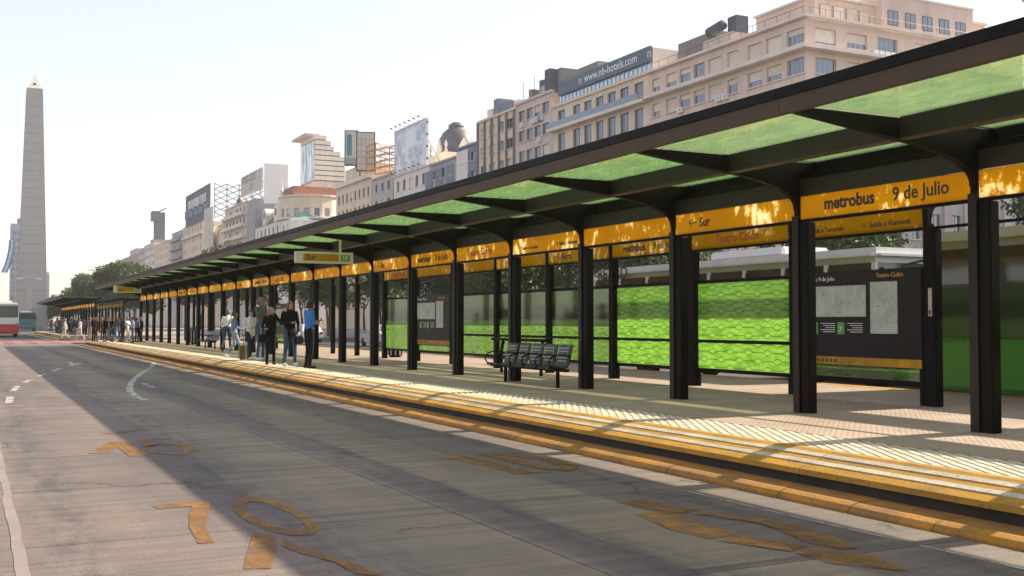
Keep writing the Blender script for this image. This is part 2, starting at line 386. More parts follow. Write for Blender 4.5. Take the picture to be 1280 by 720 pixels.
for k in range(7):
    y0 = yf+k*(88-yf)/7+.01; y1 = yf+(k+1)*(88-yf)/7-.01
    B(-12, 6.685, y0, y1, -.044, 0).build('road_slab', MAT['concrete'], road)
# crossing and the busway beyond it
cr = B(-14, 16, 88.02, 100, -.3, .0).build('crossing', MAT['asphalt']); tag(cr, kind='structure')
MB().quad((-14, 90.5, .004), (9, 90.5, .004), (9, 96.5, .004), (-14, 96.5, .004)).build('red_surface', MAT['crossing_red'], cr)
for yy in (89.0, 97.3):
    for k in range(14): MB().quad((-13+k*1.6, yy, .008), (-12.2+k*1.6, yy, .008), (-12.2+k*1.6, yy+1.6, .008), (-13+k*1.6, yy+1.6, .008)).build('white_bar', MAT['road_white'], cr)
far_road = B(-12, 7.0, 100.02, 420, -.3, .0).build('far_busway', MAT['asphalt']); tag(far_road, kind='structure')
right_road = B(15.86, 46, -30, 88, -.3, -.02).build('right_carriageway', MAT['asphalt']); tag(right_road, kind='structure')
right_walk = B(46.2, 70, -30, 700, -.3, .13).build('right_pavement', MAT['sidewalk']); tag(right_walk, kind='structure')
plaza = B(16.4, 46, 100.1, 420, -.3, .10).build('plaza', MAT['sidewalk']); tag(plaza, kind='structure')
for yy in (22.4, 26.0, 29.6):
    for k in range(16):
        y0 = -20+k*7; MB().quad((yy, y0, -.016), (yy+.12, y0, -.016), (yy+.12, y0+3, -.016), (yy, y0+3, -.016)).build('lane_dash', MAT['road_white'], right_road)

MB().add([(.315+random.uniform(-.010, .010)+(-.03 if i % 2 else .05), -4+(i//2)*.35, .004) for i in range(240)], [(2*i+1, 2*i, 2*i+2, 2*i+3) for i in range(119)]).build('mortar_strip', MAT['platform_body'], road)
# ---- painted marks on the busway
def px_poly(pts, z=.006): return [Vector((*onZ(px, py, 0), z)) for px, py in pts]
def mark(name, polys, mat, label):
    if len(polys) == 1: P = px_poly(polys[0]); o = MB().add(P, [tuple(range(len(P)))]).build(name, MAT[mat])
    else:
        o = empty(name, (*onZ(*polys[0][0], 0), 0))
        for poly in polys: P = px_poly(poly); MB().add(P, [tuple(range(len(P)))]).build('stroke', MAT[mat], o, loc=tuple(-o.location))
    return tag(o, label, 'road marking', 'painted marks on the busway')
def ribbon(mb, pts, wd, z=.006, closed=False):
    P = px_poly(pts, z); n = len(P)
    if not isinstance(wd, (list, tuple)): wd = [wd]*n
    L = []
    for i, p in enumerate(P):
        a = P[(i-1) % n] if (closed or i) else P[0]; b = P[(i+1) % n] if (closed or i < n-1) else P[-1]
        d = (b-a); d.z = 0; d.normalize(); s = Vector((-d.y, d.x, 0))*wd[i]/2; L += [p+s, p-s]
    fs = [(2*i, 2*i+1, 2*i+3, 2*i+2) for i in range(n-1)]
    if closed: fs.append((2*n-2, 2*n-1, 1, 0))
    mb.add(L, fs)
def marks(name, strokes, mat, label):
    if len(strokes) == 1:
        mb = MB(); ribbon(mb, *strokes[0][:2], .0055, strokes[0][2]); root = mb.build(name, MAT[mat])
    else:
        root = empty(name, (*onZ(*strokes[0][0][0], 0), 0))
        for k, (pts, wd, cl) in enumerate(strokes):
            mb = MB(); ribbon(mb, pts, wd, .0055+.0012*k, cl); mb.build('stroke', MAT[mat], root, loc=tuple(-root.location))
    return tag(root, label, 'road marking', 'painted marks on the busway')
def z5(p): return [(x/2.25, 400+y/2.25) for x, y in p]
def z6(p): return [(400+x/2.667, 450+y/2.667) for x, y in p]
def z7(p): return [(800+x/2.667, 480+y/2.667) for x, y in p]
mark('road_number', [[(188, 632), (198, 637), (240, 633.5), (236, 645), (237, 660), (248, 680), (269, 679), (257, 658), (261, 642), (264, 628), (240, 627)]], 'road_orange', 'large worn orange figure 7 painted on the busway')
outer = z5([(650, 520), (662, 505), (700, 498), (760, 503), (830, 530), (890, 570), (902, 590), (880, 605), (820, 608), (760, 598), (700, 570), (660, 545)])
inner = z5([(685, 520), (700, 512), (740, 515), (790, 533), (845, 563), (860, 583), (845, 592), (800, 588), (750, 572), (715, 552), (700, 542), (690, 530)])
Po, Pi = px_poly(outer), px_poly(inner); mb = MB(); n = len(Po)
mb.add(Po+Pi, [(i, (i+1) % n, n+(i+1) % n, n+i) for i in range(n)])
tag(mb.build('road_number', MAT['road_orange']), 'large worn orange figure 0 painted on the busway beside the 7', 'road marking', 'painted marks on the busway')
mark('road_letter', [z5([(715, 598), (772, 606), (778, 640), (765, 700), (685, 702), (697, 650)]), z5([(800, 612), (850, 640), (1000, 685), (1078, 722), (1000, 716), (940, 682), (840, 656), (790, 636)])], 'road_orange', 'broken orange letter strokes below the painted 70')
marks('road_number', [(z5([(278, 376), (330, 343)]), .24, False), (z5([(333, 341), (392, 384)]), .22, False), (z5([(302, 321), (376, 311)]), .22, False)], 'road_orange', 'small faded orange figure 4 on the busway, nearer the light strip')
marks('road_number', [(z5([(485, 334), (404, 338), (420, 356), (462, 348), (520, 352), (542, 367), (505, 379), (430, 373)]), .19, False)], 'road_orange', 'small faded orange figure 5 on the busway, right of the faded 4')
marks('road_number', [(z6([(435, 322), (560, 347), (690, 378)]), [.32, .24, .28], False), (z6([(540, 313), (640, 318), (770, 333), (836, 353), (815, 367), (750, 360), (650, 337)]), .22, True)], 'road_orange', 'worn orange loop painted on the busway close to the yellow kerb')
marks('road_arrow', [(z7([(-30, 390), (60, 412), (180, 425)]), .30, False), (z7([(40, 430), (160, 480), (285, 510)]), .34, False), (z7([(290, 515), (530, 550)]), .28, False), (z7([(540, 558), (700, 585), (885, 624)]), [.2, .45, .06], False), (z7([(190, 432), (400, 458), (500, 482), (610, 525), (700, 552)]), [.12, .18, .24, .3, .16], False)], 'road_orange', 'broken orange outline arrow at the lower right of the busway')
marks('lane_line', [(z7([(150, 357), (500, 440), (860, 522)]), .035, False)], 'road_white', 'thin chalky white line along the busway by the kerb, longer piece')
marks('lane_line', [(z7([(935, 540), (1290, 622)]), .035, False)], 'road_white', 'thin chalky white line at the lower right edge of the busway')
marks('direction_arrow', [([(193, 453), (188, 460), (176, 467), (166, 476), (161.5, 484), (163, 490), (170, 496), (182, 500.5)], .16, False), ([(165, 479), (178, 479), (192, 485)], .14, False)], 'road_white', 'white curved arrow painted mid busway')
dash = [(11, 504), (13, 496), (16, 489), (22, 483), (30, 478.5), (39, 475), (48, 471), (57, 467.5), (66, 464), (76, 460.5), (86, 457.5), (92, 456)]
marks('direction_arrow', [([dash[i], dash[i+1]], .14, False) for i in range(0, len(dash)-1, 2)] + [([(90, 457.5), (102, 453.5)], .2, False), ([(85, 453), (95, 457)], .2, False)], 'road_white', 'white dashed curved arrow at the left of the busway')

# ------------------------------------------------------------------ platform
YA, YZ_ = -4.0, 80.0
plat = empty('platform', (XE, YA, 0)); tag(plat, kind='structure')
def pb(mb, name, mat, parent=plat, **k):        # mesh in world coordinates under an unrotated parent
    p = Vector((0, 0, 0)); q_ = parent
    while q_ is not None: p += q_.location; q_ = q_.parent
    return mb.build(name, MAT[mat] if isinstance(mat, str) else mat, parent, loc=tuple(-p), **k)
pb(B(XE+.10, XR-.10, YA, YZ_, -.2, PZ-.052), 'platform_body', 'platform_body')
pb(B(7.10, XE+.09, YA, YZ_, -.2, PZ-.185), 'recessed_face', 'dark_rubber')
J = [YA]+[8.75-12+3*i for i in range(28)]+[YZ_]
J = [j for j in J if j <= YZ_]
for a, b_ in zip(J[:-1], J[1:]):
    for (x0, x1) in ((8.52, 12.0), (12.0, XR-.3)):
        pb(B(x0+.006, x1-.006, a+.012, b_-.012, PZ-.05, PZ), 'paving_slab', 'paving')
# tactile tiles with slanting bars: two rows by the edge
def clip(poly, x0, x1, y0, y1):
    for ax, lim, sg in ((0, x0, 1), (0, x1, -1), (1, y0, 1), (1, y1, -1)):
        out = []
        for i in range(len(poly)):
            p, q_ = poly[i], poly[(i+1) % len(poly)]; dp, dq = (p[ax]-lim)*sg, (q_[ax]-lim)*sg
            if dp >= 0: out.append(p)
            if (dp > 0) != (dq > 0) and abs(dp-dq) > 1e-9: t = dp/(dp-dq); out.append((p[0]+(q_[0]-p[0])*t, p[1]+(q_[1]-p[1])*t))
        poly = out
        if len(poly) < 3: return []
    return poly
def tactile():
    mb = B(.003, .447, .003, .397, -.05, -.008); x = -.26
    while x < .46:
        p = clip([(x, 0), (x+.062, 0), (x+.272, .4), (x+.21, .4)], .012, .438, .012, .388)
        if p: mb.prism(p, 'xy', -.0079, .0, 1)
        x += .1125
    return mb.mesh('tactile_tile', [MAT['tactile_gap'], MAT['tactile']])
tm = [tactile()]*2
y = -1.0; k = 0
while y < 58:
    for r in (0, 1):
        place('tactile_tile', tm[r], plat, (7.62+.45*r-XE, y-YA, PZ))
    y += .4; k += 1
pb(B(7.624, 8.515, YA, -1.0, PZ-.05, PZ-.003), 'tactile_strip', 'tactile'); pb(B(7.624, 8.515, y, YZ_, PZ-.05, PZ-.003), 'tactile_strip', 'tactile')
# striped edge: slightly raked board with yellow and white bands
n_seg = 14
for i in range(n_seg):
    y0 = YA+(YZ_-YA)*i/n_seg+.004; y1 = YA+(YZ_-YA)*(i+1)/n_seg-.004
    pb(B(XE-.0, 7.618, y0, y1, PZ-.06, PZ+.004), 'edge_strip', 'yellow_edge')
    prof = [(XE-.002, PZ+.002), (7.05, .238), (7.05, .185), (XE-.002, PZ-.178)]
    pb(MB().prism(prof, 'xz', y0, y1), 'bumper_board', 'yellow_edge')
    for (ta, tb) in ((.16, .32), (.54, .70)):
        def pt(t, off): return (XE-.002-.448*t-off*.3, PZ+.002-.124*t+off)
        a, b2 = pt(ta, .008), pt(tb, .008); c, d = pt(tb, -.003), pt(ta, -.003)
        pb(MB().prism([a, b2, c, d], 'xz', y0+.002, y1-.002), 'white_band', 'white_edge')
# yellow rounded kerb blocks at the foot
kp = [(6.70, -.04), (6.70, .02), (6.735, .058), (6.80, .078), (6.90, .086), (7.095, .09), (7.095, -.04)]
km = MB().prism(kp, 'xz', 0, .893).mesh('kerb_block', MAT['kerb_yellow'], bevel=.003)
y = -2.0
while y < 62: place('kerb_block', km, plat, (random.uniform(-.006, .006)-XE, y-YA, random.uniform(-.004, .003))); y += .9
pb(MB().prism(kp, 'xz', y, YZ_), 'kerb_run', 'kerb_yellow')
# sloping nose of the platform towards the crossing
pb(MB().prism([(80.02, -.1), (80.02, PZ), (86.5, .05), (86.5, -.1)], 'yz', XE+.1, XR-.1), 'ramp', 'paving')
# the far platform edge
pb(B(XR-.29, XR, YA, YZ_, -.2, PZ+.003), 'edge_strip', 'yellow_edge')

# ------------------------------------------------------------------ shelter canopies
Y0 = 8.75; BAY = 3.0
def roofz(s): return PZ+3.50
def canopy(side, xc, k0, k1, label, name='station_canopy', y00=Y0, signs=True):
    """side -1: reaches towards -X from its columns, +1 mirrored"""
    X = lambda s: xc+side*s
    root = empty(name, (xc, y00+k0*BAY, PZ)); tag(root, label, 'bus shelter')
    def mesh_(mb, nm, mat, **k): return mb.mesh(nm, MAT[mat], **k)
    def bx(s0, s1, y0, y1, z0, z1, mb=None): return (mb or MB()).box(min(side*s0, side*s1), max(side*s0, side*s1), y0, y1, z0-PZ, z1-PZ)
    def sl(s0, s1, y0, y1, t0, t1, mb=None):     # box that follows the roof slope, t = height over the roof line
        P = [(side*s0, y0, roofz(s0)+t0-PZ), (side*s1, y0, roofz(s1)+t0-PZ), (side*s1, y1, roofz(s1)+t0-PZ), (side*s0, y1, roofz(s0)+t0-PZ),
             (side*s0, y0, roofz(s0)+t1-PZ), (side*s1, y0, roofz(s1)+t1-PZ), (side*s1, y1, roofz(s1)+t1-PZ), (side*s0, y1, roofz(s0)+t1-PZ)]
        return (mb or MB()).hexa(P)
    post = mesh_(bx(-.053, .053, -.045, .045, PZ, PZ+3.4), 'post', 'black_metal', bevel=.008)
    flange = mesh_(bx(.058, .075, -.06, .06, PZ, PZ+2.75), 'flange', 'bronze_dark')
    casing = mesh_(bx(-.10, .05, -.23, -.048, PZ, PZ+2.65), 'casing', 'black_metal', bevel=.01)
    bb = lambda s_: 3.137+.12*s_                      # underside of the tapering roof beam
    arc = [(side*-.05, 2.84), (side*-.05, 3.28), (side*-.40, 3.36), (side*-.40, 3.505), (side*1.0, 3.505), (side*1.0, bb(1.0)-.004)]
    for i in range(11):
        t = i/10; a_ = (1-t)**2; b_ = 2*t*(1-t); c_ = t*t
        arc.append((side*(a_*.98+b_*.02+c_*.057), a_*(bb(.98)-.006)+b_*(bb(.1)-.03)+c_*2.84))
    brk = mesh_(MB().prism(arc, 'xz', -.05, .05), 'bracket', 'black_metal')
    beam = MB().hexa([(side*.9, -.055, bb(.9)), (side*2.84, -.055, bb(2.84)), (side*2.84, .055, bb(2.84)), (side*.9, .055, bb(.9)),
                      (side*.9, -.055, 3.52), (side*2.84, -.055, 3.52), (side*2.84, .055, 3.52), (side*.9, .055, 3.52)])
    beam = mesh_(beam, 'roof_beam', 'black_metal')
    pane_a = mesh_(sl(1.27, 2.80, .055, 2.945, .026, .040), 'roof_pane', 'roof_film')
    GI = -.28 if side < 0 else .46
    pane_b = mesh_(sl(GI, 1.13, .055, 2.945, .026, .040), 'roof_pane', 'roof_film')
    if y00 == Y0: pane_ac = mesh_(sl(1.27, 2.80, .055, 2.945, .026, .040), 'roof_pane', 'roof_film_clean' if side < 0 else 'roof_film_bare'); pane_bc = mesh_(sl(GI, 1.13, .055, 2.945, .026, .040), 'roof_pane', 'roof_film_clean' if side < 0 else 'roof_film_bare')
    else: pane_ac, pane_bc = pane_a, pane_b
    purlin = mesh_(sl(1.14, 1.26, .058, 2.942, -.20, .05), 'purlin', 'wall_panel')
    lip = mesh_(sl(1.132, 1.268, .058, 2.942, -.218, -.202), 'purlin_lip', 'brown_metal')
    gutter = mesh_(sl(GI-.18, GI-.005, .003, 2.997, -.10, .09), 'gutter_box', 'black_metal')
    fas = MB().prism([(side*2.81, 3.43), (side*2.90, 3.43), (side*2.94, 3.58), (side*2.81, 3.58)], 'xz', .003, 2.997)
    fas = mesh_(fas, 'fascia', 'brown_metal')
    edge = mesh_(bx(2.80, 2.965, .003, 2.997, PZ+3.582, PZ+3.665), 'roof_edge', 'black_metal')
    edge2 = mesh_(bx(2.76, 2.925, .003, 2.997, PZ+3.667, PZ+3.70), 'roof_flashing', 'black_metal')
    shade_m = mesh_(sl(1.95, 2.80, .055, 2.945, .026, .040), 'shade_sheet', 'black_metal')  # opaque sheet added to keep the sun off the floor behind the columns
    wallp = mesh_(bx(-.02, .02, .05, 2.95, PZ+3.03, PZ+3.26), 'wall_panel', 'wall_panel')
    wallc = mesh_(bx(-.03, .03, .05, 2.95, PZ+3.262, PZ+3.33), 'wall_rail', 'black_metal')
    sgn = mesh_(bx(-.012, .012, .05, 2.95, PZ+2.70, PZ+3.02), 'sign_board', 'sign_vinyl')
    srail = mesh_(bx(-.03, .03, .05, 2.95, PZ+2.655, PZ+2.695), 'sign_rail', 'black_metal')
    out = {}
    for k in range(k0, k1+1):
        L = (0, (k-k0)*BAY, 0)
        pp = place('column', post, root, L); place('flange', flange, pp); place('casing', casing, pp)
        place('bracket', brk, root, L); place('roof_beam', beam, root, L)
        if k == k1: break
        
        if not (side > 0 and k <= 0 and name == 'station_canopy' and y00 == Y0): place('roof_pane', pane_ac if k <= 0 or side > 0 else pane_a, root, L); place('roof_pane', pane_bc if k <= 0 or side > 0 else pane_b, root, L)
        if side > 0 and k <= 0 and y00 == Y0: place('shade_sheet', shade_m, root, L)
        else: pu = place('purlin', purlin, root, L); place('purlin_lip', lip, pu); place('gutter_box', gutter, root, L)
        fa = place('fascia', fas, root, L); place('roof_edge', edge, fa); place('roof_flashing', edge2, fa)
        if signs is True or (signs and k in signs): place('wall_panel', wallp, root, L); place('wall_rail', wallc, root, L)
        if signs is True or (signs and k in signs):
            sb = place('sign_board', sgn, root, L); place('sign_rail', srail, sb); out[k] = sb
        else: place('sign_rail', srail, root, L)
    return root, out
front, fs_ = canopy(-1, XC, -3, 23, 'long black steel canopy with green roof panes along the near platform edge')
back, bs_ = canopy(1, XB, -3, 23, 'black steel canopy behind the near one, holding the green glass panels', signs=set(range(1, 9))|{-1})
def sign(sb, s, size, yl, zc, mat='lettering', weight=.006, sx=1.0):   # yl: metres from the left end of the board (far end)
    text_on(sb, s, size, mat, (-.016, 2.76-yl, 2.70+zc), weight=weight, sx=sx)
def arrow(sb, yl, zc, d, sc=1.0):              # d=-1 points left on the picture
    y = 2.76-yl; mb = MB(); zc += 2.70
    w_ = .015*sc
    mb.box(-.018, -.014, y-.075*sc, y+.075*sc, zc-w_/2, zc+w_/2)
    for s in (-1, 1):
        tip = y-d*.08*sc; mb.hexa([(-.0185, tip, zc-w_/2), (-.0185, tip+d*.055*sc, zc+s*.055*sc-w_/2), (-.0145, tip+d*.055*sc, zc+s*.055*sc-w_/2), (-.0145, tip, zc-w_/2),
                                    (-.0185, tip, zc+w_/2), (-.0185, tip+d*.055*sc, zc+s*.055*sc+w_/2), (-.0145, tip+d*.055*sc, zc+s*.055*sc+w_/2), (-.0145, tip, zc+w_/2)])
    mb.build('arrow', MAT['lettering'], sb)
for k in range(-3, 23):
    f = fs_[k]; r = k % 6
    if k == 0: sign(f, 'metrobus', .235, .28, .10, weight=.008); sign(f, '9 de Julio', .235, 1.50, .10, weight=.004)
    elif k == -1: sign(f, 'Teatro Colón', .235, .75, .09, 'lettering_red', .004)
    elif k == 1: arrow(f, .28, .16, -1, 1.2); sign(f, 'Sur', .20, .46, .09)
    elif k == 2: pass
    elif k == 3: arrow(f, .15, .12, -1, .7); sign(f, 'Salida a Tucumán', .10, .26, .08, weight=.002); arrow(f, 1.75, .12, 1, .7); sign(f, 'Salida a Viamonte', .10, 1.86, .08, weight=.002)
    elif k in (4, 10, 16): sign(f, 'Teatro Colón', .235, .45, .09, 'lettering_red', .004)
    elif k in (5, 11, 17): sign(f, 'metrobus', .22, .28, .10, weight=.008); sign(f, '9 de Julio', .22, 1.45, .10, weight=.004)
    elif k in (6, 12): arrow(f, .28, .16, -1, 1.2); sign(f, 'Sur', .20, .46, .09)
for k, b2 in bs_.items():
    if k == 1: arrow(b2, .1, .12, -1, .7); sign(b2, 'Salida a Tucumán', .12, .2, .08, weight=.002); arrow(b2, 1.45, .12, 1, .8); sign(b2, 'Salida a Viamonte', .12, 1.6, .08, weight=.002)
    elif k in (2, 8, 14): sign(b2, 'Teatro Colón', .23, .6, .09, 'lettering_red', .004)
    elif k in (3, 9, 15): sign(b2, 'metrobus', .22, .28, .10, weight=.008); sign(b2, '9 de Julio', .22, 1.45, .10, weight=.004)
    elif k in (4, 10): arrow(b2, .28, .16, 1, 1.2); sign(b2, 'Norte', .20, .46, .09)
# glass wind panels between the back columns
pa = B(-.006, .006, .06, 2.75, .36, 2.02).mesh('glass_panel', MAT['panel_film'])
pc = B(-.006, .006, .06, 2.75, .36, 2.02).mesh('glass_panel', MAT['panel_clear'])
fr1 = MB().box(-.025, .025, .05, 2.76, .29, .355).mesh('bottom_rail', MAT['black_metal']); fr2 = MB().box(-.025, .025, .05, 2.76, 2.025, 2.085).mesh('top_rail', MAT['black_metal'])
rail = MB().box(-.10, -.03, .05, 2.76, .86, .92).mesh('lean_rail', MAT['black_metal'], bevel=.01)
foot = MB().box(-.03, .03, 0, .05, 0, .29).mesh('panel_foot', MAT['black_metal'])
bl = back.location
for k in range(-3, 23):
    if k in (1, 7) or k > 8: continue
    if k == 0: continue
    L = Vector((0, (k+3)*BAY, 0))
    g = place('glass_panel', pa if k in (2, 3, -1, -2, -3) else pc, back, L); place('bottom_rail', fr1, g); place('top_rail', fr2, g); place('panel_foot', foot, g, (0, .05, 0)); place('panel_foot', foot, g, (0, 2.71, 0))
    if k in (2, 3, 4, 5, 6): place('lean_rail', rail, g)

# shelter beyond the crossing
c2, _ = canopy(-1, XC, 0, 14, 'distant dark canopy of the next stop beyond the crossing, nearer edge', y00=108.0)
c3, _ = canopy(1, XB, 0, 14, 'distant dark canopy of the next stop beyond the crossing, further row', y00=108.0)
p2 = empty('far_platform', (XE, 102, 0)); tag(p2, kind='structure')
pb(B(XE, XR, 104, 156, -.2, PZ), 'platform_body', 'paving', p2); pb(B(6.9, XE-.002, 104, 156, -.2, .1), 'kerb_run', 'kerb_yellow', p2)

# ------------------------------------------------------------------ buildings
def wallm(name, col, **k):
    if name not in MAT: S(name, col, .8, 0, k.get('var', .12), k.get('scale', .35), .15, 6, .3, streak=True, dirt=k.get('dirt', .14))
    return name
wallm('stone_pink', (.72, .56, .46)); wallm('stone_cream', (.74, .60, .46)); wallm('stone_grey', (.48, .44, .42)); wallm('stone_rose', (.66, .52, .45)); wallm('stone_pale', (.76, .68, .60))
wallm('render_grey', (.36, .35, .36)); wallm('blue_grey', (.20, .23, .30)); wallm('dark_band', (.10, .115, .14)); wallm('concrete_dark', (.24, .22, .20)); wallm('brick_red', (.34, .14, .09)); wallm('stone_tower', (.74, .66, .54))
S('shutter', (.74, .64, .54), .6, 0, .1, 1, .1, 20, .4, rnd=.12); S('frame_white', (.62, .60, .57), .5, 0, .06, 2); S('frame_dark', (.08, .075, .07), .5, 0, .1, 2)
S('copper_green', (.20, .33, .28), .7, 0, .2, 1)
_win = {}
def win_meshes(wd, ht, kind):
    key = (round(wd*10)/10, round(ht*10)/10, kind)
    if key in _win: return _win[key]
    w_, h_ = key[0], key[1]; t = .06; mb = MB()
    mb.box(-w_/2, w_/2, -.03, .03, 0, t).box(-w_/2, w_/2, -.03, .03, h_-t, h_).box(-w_/2, -w_/2+t, -.03, .03, t, h_-t).box(w_/2-t, w_/2, -.03, .03, t, h_-t)
    nm = 1 if w_ < 1.5 else (2 if w_ < 2.3 else 3)
    for i in range(nm):
        x = -w_/2+w_*(i+1)/(nm+1); mb.box(x-.03, x+.03, -.028, .028, t, h_-t)
    fr = mb.mesh('window', MAT['frame_dark' if kind == 'dark' else 'frame_white'])
    pane = B(-w_/2+.03, w_/2-.03, -.008, .008, .03, h_-.03).mesh('pane', MAT['window_glass'])
    sh = {}
    for f in (.35, .6, .85, 1.0):
        s_ = MB(); n = max(3, int(h_*f/.22))
        zt = h_-.02; zb = h_-.02-(h_-.05)*f
        for i in range(n):
            a = zb+(zt-zb)*i/n; b_ = zb+(zt-zb)*(i+1)/n
            s_.hexa([(-w_/2+.04, -.05, a), (w_/2-.04, -.05, a), (w_/2-.04, -.034, a), (-w_/2+.04, -.034, a), (-w_/2+.04, -.038, b_-.004), (w_/2-.04, -.038, b_-.004), (w_/2-.04, -.034, b_-.004), (-w_/2+.04, -.034, b_-.004)])
        sh[f] = s_.mesh('shutter', MAT['shutter'])
    sh['sill'] = B(-w_/2-.12, w_/2+.12, -.42, -.06, -.10, -.004).mesh('sill', MAT['stone_pale'])
    _win[key] = (fr, pane, sh); return _win[key]
def facade(root, mb, O, u, n, width, z0, z1, cols, rows, recess=.28, kind='white', shut=.0, rnd=random, skip=None):
    """wall face with real openings; windows become parts of root. O: left end seen from outside; u to the right"""
    O = Vector(O); u = Vector(u); n = Vector(n); Z = Vector((0, 0, 1))
    us = sorted(set([0, width]+[x for c in cols for x in c])); vs = sorted(set([z0, z1]+[x for r in rows for x in r]))
    P = lambda a, z, d=0: tuple(O+u*a+Z*(z)-n*d)
    cs, rs = set(map(tuple, cols)), set(map(tuple, rows))
    for i in range(len(us)-1):
        for j in range(len(vs)-1):
            a, b_, c, d = us[i], us[i+1], vs[j], vs[j+1]
            if (a, b_) in cs and (c, d) in rs and not (skip and skip(a, c)):
                mb.quad(P(a, c), P(b_, c), P(b_, c, recess), P(a, c, recess)); mb.quad(P(a, d), P(b_, d), P(b_, d, recess), P(a, d, recess))
                mb.quad(P(a, c), P(a, d), P(a, d, recess), P(a, c, recess)); mb.quad(P(b_, c), P(b_, d), P(b_, d, recess), P(b_, c, recess))
                fr, pane, sh = win_meshes(b_-a, d-c, kind)
                w_, h_ = round((b_-a)*10)/10, round((d-c)*10)/10
                M_ = Matrix((u, -n, Z)).transposed().to_4x4(); M_.translation = O+u*((a+b_)/2)+Z*c-n*(recess-.04) - root.location
                M_ = M_ @ Matrix.Diagonal(((b_-a)/w_, 1, (d-c)/h_, 1))
                wo = place('window', fr, root, mw=M_); place('pane', pane, wo); place('sill', sh['sill'], wo)
                if rnd.random() < shut: place('shutter', sh[rnd.choice((.35, .6, .85, 1.0, 1.0))], wo)
            else: mb.quad(P(a, c), P(b_, c), P(b_, d), P(a, d))
XF = 70.0
UX, NX = (0, -1, 0), (-1, 0, 0)          # facade looking at the avenue
def spread(a, b, n, w_):
    st = (b-a)/n; return [(a+st*(i+.5)-w_/2, a+st*(i+.5)+w_/2) for i in range(n)]
def band(root, name, mat, y0, y1, z0, z1, proj, xf=XF, north=0, depth=18):
    """cornice or balcony slab along the front, optionally turning the corner"""
    mb = B(xf-proj, xf-.002, y0-(proj if north else 0), y1, z0, z1)
    if north: mb.box(xf+.001, xf+depth, y0-proj, y0-.002, z0, z1-.003)
    return pb(mb, name, mat, root)
def building(name, label, yr, yl, top, mat, cols, rows, xf=XF, depth=18, kind='white', shut=.3, ncols=None, nrows=None, par=.0, parapet=True, cat='building'):
    """yr: near end (right in the picture), yl: far end"""
    root = empty(name, (xf, yr, 0)); tag(root, label, cat, 'buildings along the avenue')
    mb = MB(); wd = yl-yr
    facade(root, mb, (xf, yl, 0), UX, NX, wd, 0, top, cols, rows, kind=kind, shut=shut)
    if ncols: facade(root, mb, (xf, yr, 0), (1, 0, 0), (0, -1, 0), depth, 0, top, ncols, nrows or rows, kind=kind, shut=shut)
    else: mb.quad((xf, yr, 0), (xf+depth, yr, 0), (xf+depth, yr, top), (xf, yr, top))
    mb.quad((xf+depth, yr, 0), (xf+depth, yl, 0), (xf+depth, yl, top), (xf+depth, yr, top)); mb.quad((xf, yl, 0), (xf+depth, yl, 0), (xf+depth, yl, top), (xf, yl, top))
    mb.quad((xf, yr, top), (xf+depth, yr, top), (xf+depth, yl, top), (xf, yl, top))
    me = pb(mb, 'wall', mat, root)
    if parapet: pb(B(xf-.25, xf+.3, yr-.2, yl-.02, top+.001, top+.35), 'cornice', mat, root)
    return root
def ac_unit(root, x, y, z):
    o = MB().box(x-.35, x-.01, y-.42, y+.42, z, z+.6).build('air_conditioner', MAT['white_metal'], root, loc=tuple(-root.location))
    MB().lathe([(.20, 0), (.20, .02)], 12).build('fan_grille', MAT['grey_metal'], o, loc=(x-.352, y-.1, z+.3)).rotation_euler = (0, -math.pi/2, 0)
def YP(px, X=XF): return onX(px, 300, X)[0]

# corner building with pale shutters
yr, yl = 78.0, 104.2
pc_ = [821, 840, 857, 875, 894.5, 917, 945, 969, 996]; wv = [1.6, 2.0, 2.0, 2.0, 2.2, 1.7, 2.2, 2.2, 2.4]
cols = sorted([(yl-YP(p)-w_/2, yl-YP(p)+w_/2) for p, w_ in zip(pc_, wv)])
rows = [(28.0-2.85*i, 29.55-2.85*i) for i in range(5)]
nc = [(onY(900+c/3.366, 50, yr)[0]-XF-1.3, onY(900+c/3.366, 50, yr)[0]-XF+1.3) for c in (445, 577, 705, 860)] 
nc += [(nc[-1][1]+2+i*4, nc[-1][1]+4.4+i*4) for i in range(2)]
b1 = building('corner_building', 'pinkish stone corner block with roller shutters and roof terrace rooms', yr, yl, 30.3, 'stone_pink', cols, rows, depth=30, shut=.85, ncols=nc)
band(b1, 'balcony_slab', 'stone_pale', yr, yl-.02, 27.3, 27.62, .9, north=1, depth=30)
band(b1, 'string_course', 'stone_pale', yr, yl-.02, 30.36, 30.62, .45, north=1, depth=30)
for c in (0, 2, 5, 6, 8): pass
for y_ in (YP(905)+.5, YP(905)-.6, YP(853)): ac_unit(b1, XF-.05, y_, 24.7)
for i in range(6): 
    o = MB().box(nc[2][0]+XF-.8+i*.75, nc[2][0]+XF-.2+i*.75, yr-.34, yr-.01, 27.7, 28.15).build('air_conditioner', MAT['white_metal'], b1, loc=tuple(-b1.location))
pod = MB(); facade(b1, pod, (XF, yr-.35, 0), (1, 0, 0), (0, -1, 0), 30, 0, 15, spread(.5, 29.5, 10, 1.3), [(1.0, 3.6), (5.4, 8.0), (9.8, 12.4)], kind='dark', shut=.1)
pod.quad((XF, yr-.35, 0), (XF, yr, 0), (XF, yr, 15), (XF, yr-.35, 15)); pod.quad((XF, yr-.35, 15), (XF+30, yr-.35, 15), (XF+30, yr, 15), (XF, yr, 15)); pb(pod, 'stone_podium', 'stone_grey', b1)
for i in range(11): pb(B(XF+.05+i*2.9, XF+.65+i*2.9, yr-.6, yr-.352, 0, 14.6), 'pilaster', 'stone_grey', b1)
